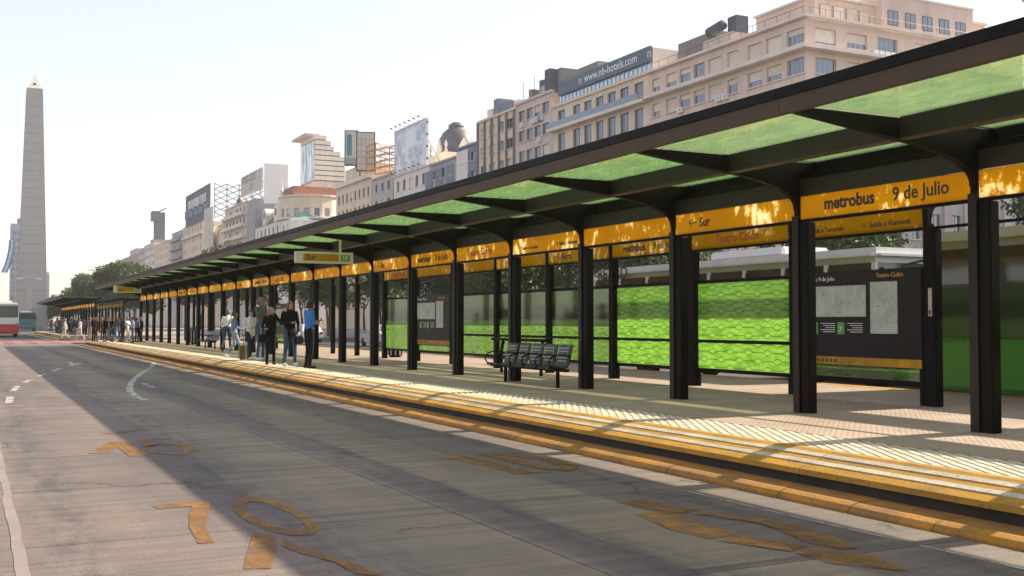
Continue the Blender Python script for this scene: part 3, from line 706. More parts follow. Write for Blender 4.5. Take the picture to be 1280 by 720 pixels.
# roof rooms
rr = pb(B(XF+3.2, XF+27, yr+2.2, yr+11, 30.36, 33.4), 'roof_room', 'stone_pink', b1); pb(B(XF+3.0, XF+27.2, yr+2.0, yr+11.2, 33.402, 33.62), 'roof_slab', 'stone_pale', rr)
rr = pb(B(XF+11, XF+24, yr+1.2, yr+8, 30.5, 34.4), 'roof_room', 'stone_rose', b1); pb(B(XF+10.9, XF+24.1, yr+1.1, yr+8.1, 34.402, 34.6), 'roof_slab', 'stone_pale', rr)
for i in range(5): fr_, pn_, sh_ = win_meshes(1.4, 1.5, 'dark'); wo = place('window', fr_, b1, mw=Matrix.Translation(Vector((XF+12.5+i*2.4, yr+1.16, 31.4))-b1.location)); place('pane', pn_, wo)
for i in range(4): fr_, pn_, sh_ = win_meshes(1.4, 1.5, 'dark'); wo = place('window', fr_, b1, mw=Matrix.Translation(Vector((XF+4.5+i*1.7, yr+2.16, 31.2))-b1.location)); place('shutter', sh_[1.0], wo)
pb(B(XF+2.5, XF+10, yr+17, yr+24, 30.5, 33.6), 'roof_room', 'concrete_dark', b1); pb(B(XF+1.2, XF+8, yr+12.5, yr+17.5, 30.5, 32.2), 'roof_room', 'stone_rose', b1)
tk = pb(B(XF+2.6, XF+4.2, yr+13.5, yr+15, 32.2, 34.4), 'water_tank', 'dark_band', b1)
pb(MB().path([(XF+2.0, yr+15.0, 33.6), (XF+2.0, yr+17.5, 33.3)], .55, 12), 'water_tank', 'dark_band', b1, smooth=True)
mb = MB()
for i in range(14): pb(MB().path([(XF+.1, yr+.4+i*1.85, 30.6), (XF+.1, yr+.4+i*1.85, 31.5)], .025, 5), 'railing_post', 'frame_dark', b1)
pb(MB().path([(XF+.1, yr+.3, 31.5), (XF+.1, yl-.5, 31.5)], .03, 5), 'handrail', 'frame_dark', b1)
for i in range(12): pb(MB().path([(XF+.8+i*1.85, yr+.1, 30.6), (XF+.8+i*1.85, yr+.1, 31.5)], .025, 5), 'railing_post', 'frame_dark', b1)
pb(MB().path([(XF+.3, yr+.1, 31.5), (XF+22, yr+.1, 31.5)], .03, 5), 'handrail', 'frame_dark', b1)

wallm('sign_blue', (.13, .175, .24), dirt=.05)
# hotel with the sign band
yr, yl = 104.25, 127.6
pc_ = [702, 721, 735, 750, 765, 781, 799]; cols = sorted([(yl-YP(p)-.95, yl-YP(p)+.95) for p in pc_])
rows = [(28.0, 29.8), (24.2, 26.7), (21.0, 23.2), (17.8, 20.0), (14.6, 16.8), (11.4, 13.6)]
b2 = building('hotel_building', 'cream hotel with a glazed top floor and a dark web address band', yr, yl, 30.4, 'stone_cream', cols, rows, shut=0, kind='dark')
band(b2, 'balcony_slab', 'stone_pale', yr, yl-.02, 27.1, 27.5, 1.0)
pb(B(XF-1.0, XF-.97, yr+1, yl-1, 27.5, 28.25), 'balcony_glass', 'window_glass', b2)
pb(B(XF+.6, XF+15, yr+.3, yl-1, 30.42, 31.95), 'glazed_floor', 'pale_glass', b2)
for i in range(23): pb(B(XF+.52, XF+.59, yr+.4+i*.97, yr+.5+i*.97, 30.42, 31.95), 'mullion', 'frame_white', b2)
sb = pb(B(XF+.2, XF+.6, yr+.2, yl-1.2, 31.96, 33.75), 'sign_band', 'sign_blue', b2)
pb(B(XF+.61, XF+14, yr+.1, yr+.3, 30.42, 33.6), 'side_wall', 'stone_pale', b2)
pb(B(XF+.62, XF+15, yr+.4, yl-1.3, 31.97, 33.4), 'plant_room', 'render_grey', b2)
text_on(sb, 'www.nh-hotels.com', 1.45, 'lettering_white', (XF+.17-b2.location.x, YP(729, 70)-b2.location.y, 32.45), weight=.012, sx=1.05).location -= sb.location
for yy in (YP(808), YP(722)):
    o = text_on(sb, 'n', 1.6, 'lettering_white', (XF+.17, yy, 32.4), weight=-.01, sx=1.1); o.location -= Vector(b2.location)+Vector(sb.location)
pb(B(XF+3, XF+12, yl-7, yl-1.4, 33.4, 35.8), 'roof_room', 'concrete_dark', b2)

# narrower blocks going away from the camera
def block(name, label, pxr, pxl, topy, mat, ncol, wwin, hwin, floor, nfl, kind='white', shut=.3, ytop=None, first=1.0, depth=18, xf=XF, ncols=None, **k):
    a, bq = YP(pxr, xf)+.03, YP(pxl, xf)-.03
    top = onX((pxr+pxl)/2, topy, xf)[1]
    cols = spread(.6, bq-a-.6, ncol, wwin); rows = sorted([(top-first-hwin-floor*i, top-first-floor*i) for i in range(nfl)])
    nco = spread(1, depth-1, ncols, wwin) if ncols else None
    return building(name, label, a, bq, top, mat, cols, rows, xf=xf, depth=depth, kind=kind, shut=shut, ncols=nco, **k), a, bq, top
b3, a, bq, top = block('apartment_building', 'rose block with cluttered roof, just left of the cream hotel', 690, 645, 124, 'stone_rose', 4, 1.9, 1.6, 2.9, 6, 'dark', .2)
for i in range(9): ac_unit(b3, XF-.02, a+.9+(bq-a-1.8)*random.random(), top-1.0-1.6-2.9*random.choice((0, 1, 2))-.85)
for i in range(7):
    yy = a+.6+i*(bq-a-1.4)/7; h = random.uniform(1.2, 3.6); x0 = XF+random.uniform(.6, 3)
    pb(B(x0, x0+random.uniform(1.5, 4), yy, yy+random.uniform(.8, 1.9), top+.36, top+.36+h), 'roof_plant', random.choice(('render_grey', 'concrete_dark', 'stone_grey', 'dark_band')), b3)
for i in range(6): yy = a+1+i*1.7; pb(MB().path([(XF+.6, yy, top+.36), (XF+.6, yy, top+random.uniform(2.2, 3.8))], .04, 5), 'antenna_mast', 'frame_dark', b3)
b4, a, bq, top = block('apartment_building', 'tan block with thin dark vertical ribs, left of the cluttered roof', 645, 597, 146, 'stone_cream', 4, 2.0, 1.5, 2.9, 6, 'dark', .5)
for i in range(6): yy = a+.3+i*(bq-a-.6)/5; pb(B(XF-.35, XF-.003, yy-.1, yy+.1, 0, top), 'rib', 'concrete_dark', b4)
for i in range(5):
    yy = a+.6+i*2.3; pb(B(XF+.8, XF+3.5, yy, yy+1.6, top+.36, top+random.uniform(1.4, 3.6)), 'roof_plant', random.choice(('render_grey', 'stone_pale', 'blue_grey')), b4)
# dark blue-grey block and the domed building behind it
b5, a, bq, top = block('office_building', 'blue grey clad block standing in front of the dome', 597, 571, 184, 'blue_grey', 3, 1.6, 1.4, 3.0, 4, 'dark', 0)
pb(B(XF-.1, XF-.004, a+3.5, a+8, 2, top-.3), 'light_panel', 'stone_pale', b5)
b5b, a2, bq2, top2 = block('office_building', 'lower grey blue front with faded panels below the dome', 570, 537, 203, 'render_grey', 3, 1.5, 1.5, 3.0, 3, 'dark', 0)
for i in range(3): pb(B(XF-.12, XF-.004, a2+1+i*4.5, a2+4+i*4.5, top2-6, top2-.8), 'cladding_panel', 'blue_grey', b5b)
XD = 82; yc = YP(570, XD); zt = onX(570, 153, XD)[1]; zb = onX(570, 195, XD)[1]
dm = empty('domed_tower', (XD, yc, 0)); tag(dm, 'old tower with a rounded slate dome and lantern behind the blue grey block', 'tower', 'buildings along the avenue')
H_ = zt-zb; rD = 3.4
pb(B(XD-4.2, XD+4.2, yc-4.2, yc+4.2, 0, zb), 'wall', 'stone_cream', dm)
prof = [(rD*1.08, 0), (rD*1.08, H_*.06), (rD, H_*.08), (rD*1.02, H_*.3), (rD*.93, H_*.5), (rD*.74, H_*.68), (rD*.42, H_*.82), (rD*.40, H_*.84), (rD*.46, H_*.86), (rD*.40, H_*.92), (rD*.22, H_*.99), (.02, H_)]
MB().lathe(prof, 20).build('dome', MAT['slate'], dm, smooth=True, loc=(0, 0, zb))
for k in range(4):
    t = math.pi/4+k*math.pi/2
    ped = MB().prism([(-1.0, 0), (1.0, 0), (1.0, H_*.18), (.5, H_*.34), (0, H_*.46), (-.5, H_*.34), (-1.0, H_*.18)], 'xz', -.25, .25).build('dormer', MAT['stone_pale'], dm, loc=(math.cos(t-math.pi/4)*rD*1.0, math.sin(t-math.pi/4)*rD*1.0, zb)); ped.rotation_euler = (0, 0, t+math.pi/4)
    ur = MB().lathe([(.3, 0), (.35, .3), (.15, .8), (.3, 1.3), (.25, 1.8), (.02, 2.3)], 8).build('urn', MAT['stone_grey'], dm, loc=(3.7*(1 if k in (0, 3) else -1), 3.7*(1 if k < 2 else -1), zb))
# classical block carrying the big white billboard
b6, a, bq, top = block('apartment_building', 'cream classical block carrying the tall white poster billboard', 535, 492, 215, 'stone_pale', 5, 1.3, 1.9, 3.3, 5, 'dark', .2)
def billboard(name, label, pxr, pxl, ytr, ybr, xf, mat, frame='frame_dark', legs=3, base=None, thick=.35, back=True, mx=None):
    yr_, yl_ = YP(pxr, xf), YP(pxl, xf); zt_ = onX(pxr, ytr, xf)[1]; zb_ = onX(pxr, ybr, xf)[1]
    r = empty(name, (xf, yr_, base if base is not None else zb_)); tag(r, label, 'billboard', 'rooftop billboards')
    pb(B(xf+.02, xf+thick, yr_, yl_, zb_, zt_), 'backing', 'white_metal', r)
    p_ = MB().box(-.0, .018, .12, yl_-yr_-.12, .12, zt_-zb_-.12).build('poster', MAT[mat] if mat in MAT else mat, r, loc=(0, 0, zb_-r.location.z))
    for (y0, y1, z0, z1) in ((yr_, yl_, zb_, zb_+.14), (yr_, yl_, zt_-.14, zt_), (yr_, yr_+.14, zb_+.141, zt_-.141), (yl_-.14, yl_, zb_+.141, zt_-.141)): pb(B(xf-.08, xf+.017, y0, y1, z0, z1), 'frame', frame, r)
    b0 = base if base is not None else zb_-2
    for i in range(legs):
        yy = yr_+(yl_-yr_)*(i+.5)/legs
        pb(MB().path([(xf+.5, yy, b0), (xf+.5, yy, zt_-.3)], .12, 6), 'support', 'frame_dark', r)
        pb(MB().path([(xf+.5, yy, zb_+(zt_-zb_)*.7), (xf+4, yy, b0)], .09, 6), 'brace', 'frame_dark', r)
    return r, yr_, yl_, zb_, zt_
r, y0_, y1_, z0_, z1_ = billboard('rooftop_billboard', 'large pale billboard of grey posters ringed with lamps', 533, 493, 147, 207, XF, 'poster_collage', 'white_metal', 4, base=top+.36)
for i in range(7):
    yy = y0_+(y1_-y0_)*(i+.5)/7
    for zz in (z0_, z1_): lp = pb(MB().path([(XF-.1, yy, zz), (XF-1.1, yy, zz+.25)], .04, 5), 'lamp_arm', 'frame_dark', r); pb(B(XF-1.3, XF-1.0, yy-.2, yy+.2, zz+.2, zz+.4), 'flood_lamp', 'frame_dark', lp)
for i in range(4):
    zz = z0_+(z1_-z0_)*(i+.5)/4; lp = pb(MB().path([(XF-.1, y0_, zz), (XF-.3, y0_-1.0, zz)], .04, 5), 'lamp_arm', 'frame_dark', r); pb(B(XF-.5, XF-.2, y0_-1.3, y0_-1.0, zz-.1, zz+.2), 'flood_lamp', 'frame_dark', lp)
# long cornice block with two boards and an open lattice on its roof
b7, a, bq, top = block('apartment_building', 'tan cornice block with small windows and a patched grey end wall', 464, 420, 226, 'stone_cream', 8, 1.2, 1.9, 3.4, 5, 'dark', .15, first=2.2)
pb(B(XF-.7, XF-.01, a, bq, top-.6, top-.1), 'cornice', 'stone_pale', b7)
pb(B(XF+.4, XF+17.6, a-.03, a-.002, 3, top-1), 'end_wall', 'render_grey', b7)
for i in range(5): pb(B(XF+1.0+i*3.2, XF+3.4+i*3.2, a-.06, a-.031, top-7-random.uniform(0, 3), top-2-random.uniform(0, 2)), 'wall_patch', random.choice(('blue_grey', 'stone_pale', 'stone_grey')), b7)
pb(B(XF+2, XF+14, a+8, bq, top+.36, top+3.6), 'roof_room', 'stone_cream', b7)
S('teal_ad', (.03, .22, .26), .5, 0, .15, .3)
def slant_board(name, label, px0, px1, yt, yb, dist_x, mat, base, turn):
    """flat board standing on a roof, turned towards the busway"""
    y_ = YP((px0+px1)/2, dist_x); d = math.hypot(dist_x, y_); wd = (px1-px0)/FPX*d*1.12/abs(math.cos(0)); zt_ = onX((px0+px1)/2, yt, dist_x)[1]; zb_ = onX((px0+px1)/2, yb, dist_x)[1]
    r = empty(name, (dist_x, y_, base), turn); tag(r, label, 'billboard', 'rooftop billboards'); h0 = zb_-base; h1 = zt_-base
    MB().box(-wd/2, wd/2, 0, .8, h0, h1).build('cabinet', MAT['frame_dark'], r, bevel=.05)
    po = MB().box(-wd/2+.25, wd/2-.25, -.03, -.002, h0+.25, h1-.25).build('poster', MAT[mat], r)
    for s in (-1, 1): MB().path([(s*wd*.3, .4, 0), (s*wd*.3, .4, h0+.1)], .15, 6).build('support', MAT['frame_dark'], r)
    return r, wd, h0, h1, po
r, wd, h0, h1, po = slant_board('rooftop_billboard', 'narrow white and teal board beside the gridded one on the tan roof', 431, 446, 163, 207, XF+1, 'white_paint', top+3.6, math.radians(-22))
MB().box(-wd*.32, wd*.05, -.05, -.032, h0+(h1-h0)*.28, h1-.9).build('teal_panel', MAT['teal_ad'], r); MB().box(-wd*.36, wd*.36, -.05, -.032, h0+.3, h0+1.6).build('grey_panel', MAT['grey_metal'], r)
r, wd, h0, h1, po = slant_board('rooftop_billboard', 'empty pale billboard divided into a grid on the tan roof', 446, 467, 165, 214, XF+1, 'white_paint', top+.4, math.radians(-22))
for i in range(1, 4): MB().box(-wd/2+.25+(wd-.5)*i/4-.05, -wd/2+.25+(wd-.5)*i/4+.05, -.05, -.031, h0+.25, h1-.25).build('grid_bar', MAT['grey_metal'], r)
for i in range(1, 6): MB().box(-wd/2+.25, wd/2-.25, -.06, -.051, h0+.25+(h1-h0-.5)*i/6-.05, h0+.25+(h1-h0-.5)*i/6+.05).build('grid_bar', MAT['grey_metal'], r)
# rust-coloured open lattice behind the boards
S('rust', (.42, .24, .12), .8, .2, .25, 2)
lt = empty('lattice_mast', (XF+3, YP(478, XF+3), top)); tag(lt, 'rusty open lattice frame between the gridded board and the white billboard', 'roof frame')
hh = onX(478, 182, XF+3)[1]-top
for i in range(4):
    for j in range(5):
        z = hh*j/5; z2 = hh*(j+1)/5; xx = (-2.4, 2.4)[i // 2]; yy = (-2.6, 2.6)[i % 2]
        MB().path([(xx, yy, z), (xx, yy, z2)], .12, 5).build('leg', MAT['rust'], lt)
        nx, ny = ((-2.4, 2.4)[(i+1) % 4 // 2], (-2.6, 2.6)[(i+1) % 4 % 2])
        MB().path([(xx, yy, z), (nx, ny, z2)], .09, 5).build('brace', MAT['rust'], lt); MB().path([(xx, yy, z2), (-xx, yy, z)], .08, 5).build('brace', MAT['rust'], lt); MB().path([(xx, yy, z2), (xx, -yy, z2)], .08, 5).build('tie', MAT['rust'], lt)
b7b, a, bq, _t = block('apartment_building', 'low grey block squeezed between the tan block and the white billboard', 491, 465, 222, 'stone_grey', 3, 1.3, 1.6, 3.2, 4, 'dark', .3)

# rounded classical corner and the striped tower behind it
def round_block(name, label, px, X, r_, ytop, mat):
    yc_ = YP(px, X); top_ = onX(px, ytop, X-r_)[1]
    root = empty(name, (X, yc_, 0)); tag(root, label, 'building', 'buildings along the avenue'); mb = MB(); n = 20
    for i in range(n):
        t0, t1 = 2*math.pi*i/n, 2*math.pi*(i+1)/n
        a_ = Vector((X+r_*math.cos(t0), yc_+r_*math.sin(t0), 0)); b_ = Vector((X+r_*math.cos(t1), yc_+r_*math.sin(t1), 0))
        u = (b_-a_).normalized(); nn = Vector((math.cos((t0+t1)/2), math.sin((t0+t1)/2), 0)); wd = (b_-a_).length
        show = nn.x < .3 and nn.y < .75
        facade(root, mb, a_, u, nn, wd, 0, top_, [(wd*.24, wd*.76)] if show else [], [(top_-3.0-2.2, top_-3.0), (top_-6.6-2.6, top_-6.6), (top_-10.6-2.6, top_-10.6), (top_-14.6-2.6, top_-14.6)], recess=.3, shut=.4)
    mb.add([(X+r_*math.cos(2*math.pi*i/n), yc_+r_*math.sin(2*math.pi*i/n), top_) for i in range(n)], [tuple(range(n))])
    pb(mb, 'wall', mat, root)
    for zz, pr in ((top_-5.9, .9), (top_-.2, .5)): MB().lathe([(r_+.01, 0), (r_+pr, .15), (r_+pr, .45), (r_+.01, .5)], 28).build('cornice', MAT['stone_pale'], root, loc=(0, 0, zz))
    return root, yc_, top_
b8, yc_, t8 = round_block('apartment_building', 'cream block with a rounded corner and banded cornices below the striped tower', 391, 78.5, 8.4, 231, 'stone_cream')
pb(B(72, 86, yc_-5, yc_+5, t8+.3, t8+2.6), 'roof_room', 'brick_red', b8)
XT = 92; ycn = YP(393, XT); zt = onX(393, 169, XT)[1]; zb = onX(393, 226, XT)[1]
tw = empty('striped_tower', (XT, ycn, 0)); tag(tw, 'tall cream tower banded with louvres and stepped at the right, poster on its side', 'tower', 'buildings along the avenue')
dd = 5.6
for i in range(9):
    z0 = zb+(zt-zb)*i/9; z1 = zb+(zt-zb)*(i+1)/9; ex = 9.5 if i < 5 else (8.0 if i < 6 else (6.0 if i < 7 else (5.0 if i < 8 else 3.6)))
    pb(B(XT, XT+ex, ycn, ycn+16, z0+.35, z1), 'storey', 'stone_tower', tw); pb(B(XT+.1, XT+ex-.1, ycn+.25, ycn+15.9, z0+.002, z0+.348), 'louvre_gap', 'concrete_dark', tw)
pb(B(XT+.2, XT+9.3, ycn+.3, ycn+15.5, 0, zb), 'tower_base', 'stone_rose', tw)
pb(B(XT-2.6, XT+2, ycn+2, ycn+17, zt+.002, zt+.7), 'roof_slab', 'stone_grey', tw)
MB().box(-.15, -.01, .3, 15, zb+.6, zt-1.6).build('side_poster', MAT['poster_blue_ad'], tw)

# mansard house with a dormer, grey party wall, phone-number board
b9, a, bq, top = block('mansard_building', 'pale house with a steep slate mansard and round dormer window', 350, 319, 281, 'stone_pale', 6, 1.5, 2.2, 3.6, 4, 'dark', .1, parapet=False)
zt9 = onX(343, 252, XF)[1]; mb = MB()
mb.hexa([(XF-.1, a, top), (XF+14, a, top), (XF+14, bq, top), (XF-.1, bq, top), (XF+4.5, a+3, zt9), (XF+11, a+3, zt9), (XF+11, bq-1, zt9), (XF+4.5, bq-1, zt9)]); pb(mb, 'mansard_roof', 'slate', b9)
for i in range(2):
    yy = a+3.5+i*12; dmr = pb(MB().prism([(yy-1.8, top), (yy+1.8, top)]+[(yy+1.9*math.cos(t), top+2.6+1.9*math.sin(t)) for t in [k*math.pi/8 for k in range(9)]], 'yz', XF-.3, XF+3), 'dormer', 'stone_pale', b9)
    pb(MB().path([(XF-.36, yy, top+2.6), (XF-.31, yy, top+2.6)], .95, 14), 'oculus', 'frame_dark', dmr)
tt = pb(B(XF-.2, XF+1.6, a+.2, a+2.2, top, zt9-1.0), 'turret', 'stone_pale', b9)
MB().lathe([(1.1, 0), (.9, 1.2), (.4, 1.8), (.4, 3.0), (.6, 3.1), (.2, 4.0), (.02, 6)], 10).build('turret_cap', MAT['stone_pale'], b9, loc=(.7, 1.2, zt9-1.0))
b9c, a, bq, _t = block('copper_roof_house', 'narrow house with a green copper roof beside the rounded block', 362, 351, 276, 'stone_pale', 2, 1.4, 2.0, 3.4, 3, 'dark', .2, parapet=False)
pb(MB().hexa([(XF, a, _t), (XF+15, a, _t), (XF+15, bq, _t), (XF, bq, _t), (XF+4, a+2, _t+2.5), (XF+9, a+2, _t+2.5), (XF+9, bq-3, _t+2.5), (XF+4, bq-3, _t+2.5)]), 'roof', 'copper_green', b9c)
pw, a, bq, top = block('party_wall_building', 'blank grey end wall rising under the phone number board', 318, 308, 250, 'render_grey', 1, .8, 1.0, 3.5, 1, 'dark', 0, depth=16, parapet=False)
r, y0_, y1_, z0_, z1_ = billboard('rooftop_billboard', 'white rooftop board lettered with a phone number', 327, 301, 209, 236, XF, 'white_paint', 'white_metal', 3, base=top)
text_on(r, '4382-2222', 3.1, 'lettering', (-.02, y1_-y0_-1.5, (z1_-z0_)*.62+z0_-r.location.z), weight=.0, sx=1.2); text_on(r, 'LEI', 2.2, 'lettering', (-.02, (y1_-y0_)*.55, (z1_-z0_)*.2+z0_-r.location.z), sx=1.2)
pb(B(XF+.5, XF+7, y0_-.5, y0_-.05, z0_-4, z1_+1), 'end_panel', 'white_metal', r)
b10, a, bq, top = block('balcony_building', 'apartment block with deep horizontal balconies beneath the phone board', 308, 281, 258, 'stone_rose', 6, 2.2, 1.9, 3.3, 7, 'dark', .3)
for i in range(7): pb(B(XF-1.4, XF-.004, a+.5, bq-.5, top-3.6-3.3*i, top-2.7-3.3*i), 'balcony', 'stone_pale', b10)
b11, a, bq, top = block('cupola_building', 'cream corner house with a small slate cupola', 280, 263, 284, 'stone_cream', 4, 1.4, 2.2, 3.5, 4, 'dark', .1, ncols=3)
MB().lathe([(5.2, 0), (5.2, .8), (4.6, 1.0), (4.4, 3.5), (3.2, 5.6), (1.3, 6.8), (.9, 7.2), (.9, 8.2), (.02, 9.5)], 14).build('cupola', MAT['slate'], b11, smooth=False, loc=(6, 6, top+.3))
r, *_ = billboard('rooftop_billboard', 'tall narrow blank white panel hanging between two roofs', 265, 255, 258, 308, XF-2, 'white_paint', 'white_metal', 2, base=8.0)
b12, a, bq, top = block('apartment_building', 'tan block with bright windows on its near end, under the dark billboard', 253, 229, 281, 'stone_cream', 7, 1.6, 1.9, 3.4, 6, 'white', .2, ncols=4)
pb(B(XF-.9, XF-.01, a-.9, bq, top-4.4, top-3.9), 'cornice', 'stone_pale', b12)
r, y0_, y1_, z0_, z1_ = billboard('rooftop_billboard', 'dark billboard with a pink photograph above dark lettering, beside a lattice', 262, 232, 229, 272, XF-.5, 'dark_band', 'frame_dark', 4, base=top+.3)
pb(B(XF-.62, XF-.52, y0_+6, y1_-5, z0_+(z1_-z0_)*.48, z1_-2.4), 'photograph', 'poster_photo', r)
for i in range(5): pb(B(XF-.62, XF-.52, y0_+4+i*9, y0_+10+i*9, z0_+3, z0_+6), 'letter_block', 'blue_grey', r)
for i in range(4):
    for j in range(6):
        xx = XF+1+i*4; z0 = z0_+(z1_-z0_)*j/6; z2 = z0_+(z1_-z0_)*(j+1)/6
        pb(MB().path([(xx, y0_, z0), (xx, y0_, z2)], .2, 5), 'lattice_post', 'grey_metal', r); pb(MB().path([(xx, y0_, z0), (xx+4, y0_, z2)], .16, 5), 'lattice_brace', 'grey_metal', r); pb(MB().path([(xx+4, y0_, z0), (xx, y0_, z2)], .16, 5), 'lattice_brace', 'grey_metal', r)
b13, a, bq, top = block('apartment_building', 'dark balconied block left of the tan one', 228, 215, 291, 'stone_grey', 5, 2.0, 1.9, 3.4, 6, 'dark', .2)
for i in range(6): pb(B(XF-1.3, XF-.004, a+.5, bq-.5, top-3.4-3.4*i, top-2.6-3.4*i), 'balcony', 'render_grey', b13)
b14, a, bq, top = block('apartment_building', 'tan block topped by a dark water tower', 214, 194, 304, 'stone_cream', 7, 1.5, 2.0, 3.4, 6, 'dark', .2)
XW = 76; yw = YP(199, XW); za = onX(199, 300, XW)[1]; zz = onX(199, 266, XW)[1]
wt = empty('water_tower', (XW, yw, top+.3)); tag(wt, 'dark rectangular water tower with a flared cap on the tan roof', 'water tower')
pb(B(XW-3.2, XW+3.2, yw-4, yw+4, top+.3, za), 'base', 'concrete_dark', wt); pb(B(XW-2.2, XW+2.2, yw-2, yw+2, za+.002, zz), 'shaft', 'dark_band', wt)
pb(B(XW-3.4, XW-.2, yw-3, yw+3, zz-4, zz+.4), 'tank', 'dark_band', wt); pb(MB().path([(XW-1, yw, zz), (XW+3, yw, zz+2.2)], .3, 6), 'boom', 'dark_band', wt)
b15, a, bq, top = block('apartment_building', 'white banded block far along the avenue', 193, 181, 306, 'stone_pale', 8, 1.8, 1.7, 3.3, 6, 'dark', .2)
b16, a, bq, top = block('apartment_building', 'pinkish far block beside the white banded one', 180.5, 172, 312, 'stone_rose', 8, 1.6, 1.8, 3.3, 6, 'dark', .2)
b17, a, bq, top = block('apartment_building', 'grey far block with a stepped roof above the trees', 171, 150, 322, 'stone_grey', 12, 2.2, 2.0, 3.6, 5, 'dark', .2)
pb(B(XF+2, XF+10, a+15, a+40, top+.36, top+4), 'roof_room', 'stone_grey', b17)
b18, a, bq, top = block('apartment_building', 'faint grey far block low above the trees', 149, 128, 333, 'stone_grey', 14, 3.0, 2.2, 3.8, 4, 'dark', .2)
b19, a, bq, top = block('apartment_building', 'faintest grey block at the far end of the avenue', 127, 108, 343, 'stone_grey', 14, 4.0, 2.4, 4.0, 3, 'dark', .2)
# building over the side street at the extreme right
yr, yl = 18.0, 53.2; cols = spread(1, yl-yr-1, 9, 1.8); rows = [(3.2+5.0*i, 6.2+5.0*i) for i in range(4)]
b0 = building('theatre_building', 'grey stone building with a heavy bracketed cornice at the upper right corner', yr, yl, 24.6, 'stone_grey', cols, rows, shut=.2, kind='dark')
for i in range(4): pb(B(XF-.5-.28*i, XF+1, yr-.2, yl+.5+.28*i, 24.97+.3*i, 25.26+.3*i), 'cornice', 'stone_pale', b0)
for i in range(20): pb(B(XF-1.0, XF-.51, yl-.6-i*1.7, yl-.25-i*1.7, 24.3, 24.96), 'bracket', 'stone_pale', b0)

# ------------------------------------------------------------------ obelisk and the far left
zz = 283.0; ob_x = zz*math.sin(PSI)+(39.5-640)/FPX*zz*math.cos(PSI); ob_y = zz*math.cos(PSI)-(39.5-640)/FPX*zz*math.sin(PSI)
S('obelisk_lit_tip', (.55, .52, .48), .7, 0, .1, 1); ob = empty('obelisk', (ob_x, ob_y, 0)); tag(ob, 'tall pale stone obelisk with a pointed tip at the end of the avenue', 'obelisk')  # tip paler than the shaft: sunlight put into its stone colour
hs = 62.8; a0, a1 = 3.75, 1.93
nc_ = 26
for i in range(nc_):
    z0 = hs*i/nc_+.05; z1 = hs*(i+1)/nc_-.05; w0 = a0+(a1-a0)*z0/hs; w1 = a0+(a1-a0)*z1/hs
    MB().hexa([(-w0, -w0, z0), (w0, -w0, z0), (w0, w0, z0), (-w0, w0, z0), (-w1, -w1, z1), (w1, -w1, z1), (w1, w1, z1), (-w1, w1, z1)]).build('stone_course', MAT['obelisk'], ob)
MB().hexa([(-a0+.06, -a0+.06, 0), (a0-.06, -a0+.06, 0), (a0-.06, a0-.06, 0), (-a0+.06, a0-.06, 0), (-a1+.06, -a1+.06, hs), (a1-.06, -a1+.06, hs), (a1-.06, a1-.06, hs), (-a1+.06, a1-.06, hs)]).build('core', MAT['render_grey'], ob)
tip = MB().add([(-a1*.93, -a1*.93, hs), (a1*.93, -a1*.93, hs), (a1*.93, a1*.93, hs), (-a1*.93, a1*.93, hs), (-.25, -.25, hs+3.6), (.25, -.25, hs+3.6), (.25, .25, hs+3.6), (-.25, .25, hs+3.6)], [(0, 1, 5, 4), (1, 2, 6, 5), (2, 3, 7, 6), (3, 0, 4, 7), (4, 5, 6, 7), (3, 2, 1, 0)]).build('tip', MAT['obelisk_lit_tip'], ob)
MB().box(-.28, .28, -.05, .3, -.4, .4).build('lookout_window', MAT['frame_dark'], tip, loc=(0, -a1*.72, hs+1.05))
MB().path([(0, 0, hs+3.6), (0, 0, hs+4.4)], .04, 5).build('rod', MAT['frame_dark'], ob)
def at_depth(px, zd): return (zd*math.sin(PSI)+(px-640)/FPX*zd*math.cos(PSI), zd*math.cos(PSI)-(px-640)/FPX*zd*math.sin(PSI))
def zat(py, zd): return CAMH+(402-py)*zd/FPX
zd = 430; x0, yy0 = at_depth(12.5, zd); x1, _y = at_depth(27, zd); tz = zat(279, zd)
ft = empty('grey_tower', (x0, yy0, 0)); tag(ft, 'slim grey office tower with a flag, half hidden behind the obelisk', 'tower')
mb = MB(); facade(ft, mb, (x0, yy0, 0), (1, 0, 0), (0, -1, 0), x1-x0, 0, tz, spread(.2, x1-x0-.2, 4, .75), [(tz-3-2.9*i-1.6, tz-3-2.9*i) for i in range(12)][::-1], kind='dark', shut=0, recess=.2)
mb.quad((x0, yy0, 0), (x0, yy0+12, 0), (x0, yy0+12, tz), (x0, yy0, tz)); mb.quad((x0, yy0, tz), (x1, yy0, tz), (x1, yy0+12, tz), (x0, yy0+12, tz)); mb.quad((x1, yy0, 0), (x1, yy0+12, 0), (x1, yy0+12, tz), (x1, yy0, tz))
wallm('tower_blue', (.40, .44, .50)); pb(mb, 'wall', 'tower_blue', ft); pb(B(x0+2.4, x1, yy0+1, yy0+8, tz+.002, tz+2.2), 'roof_room', 'blue_grey', ft)
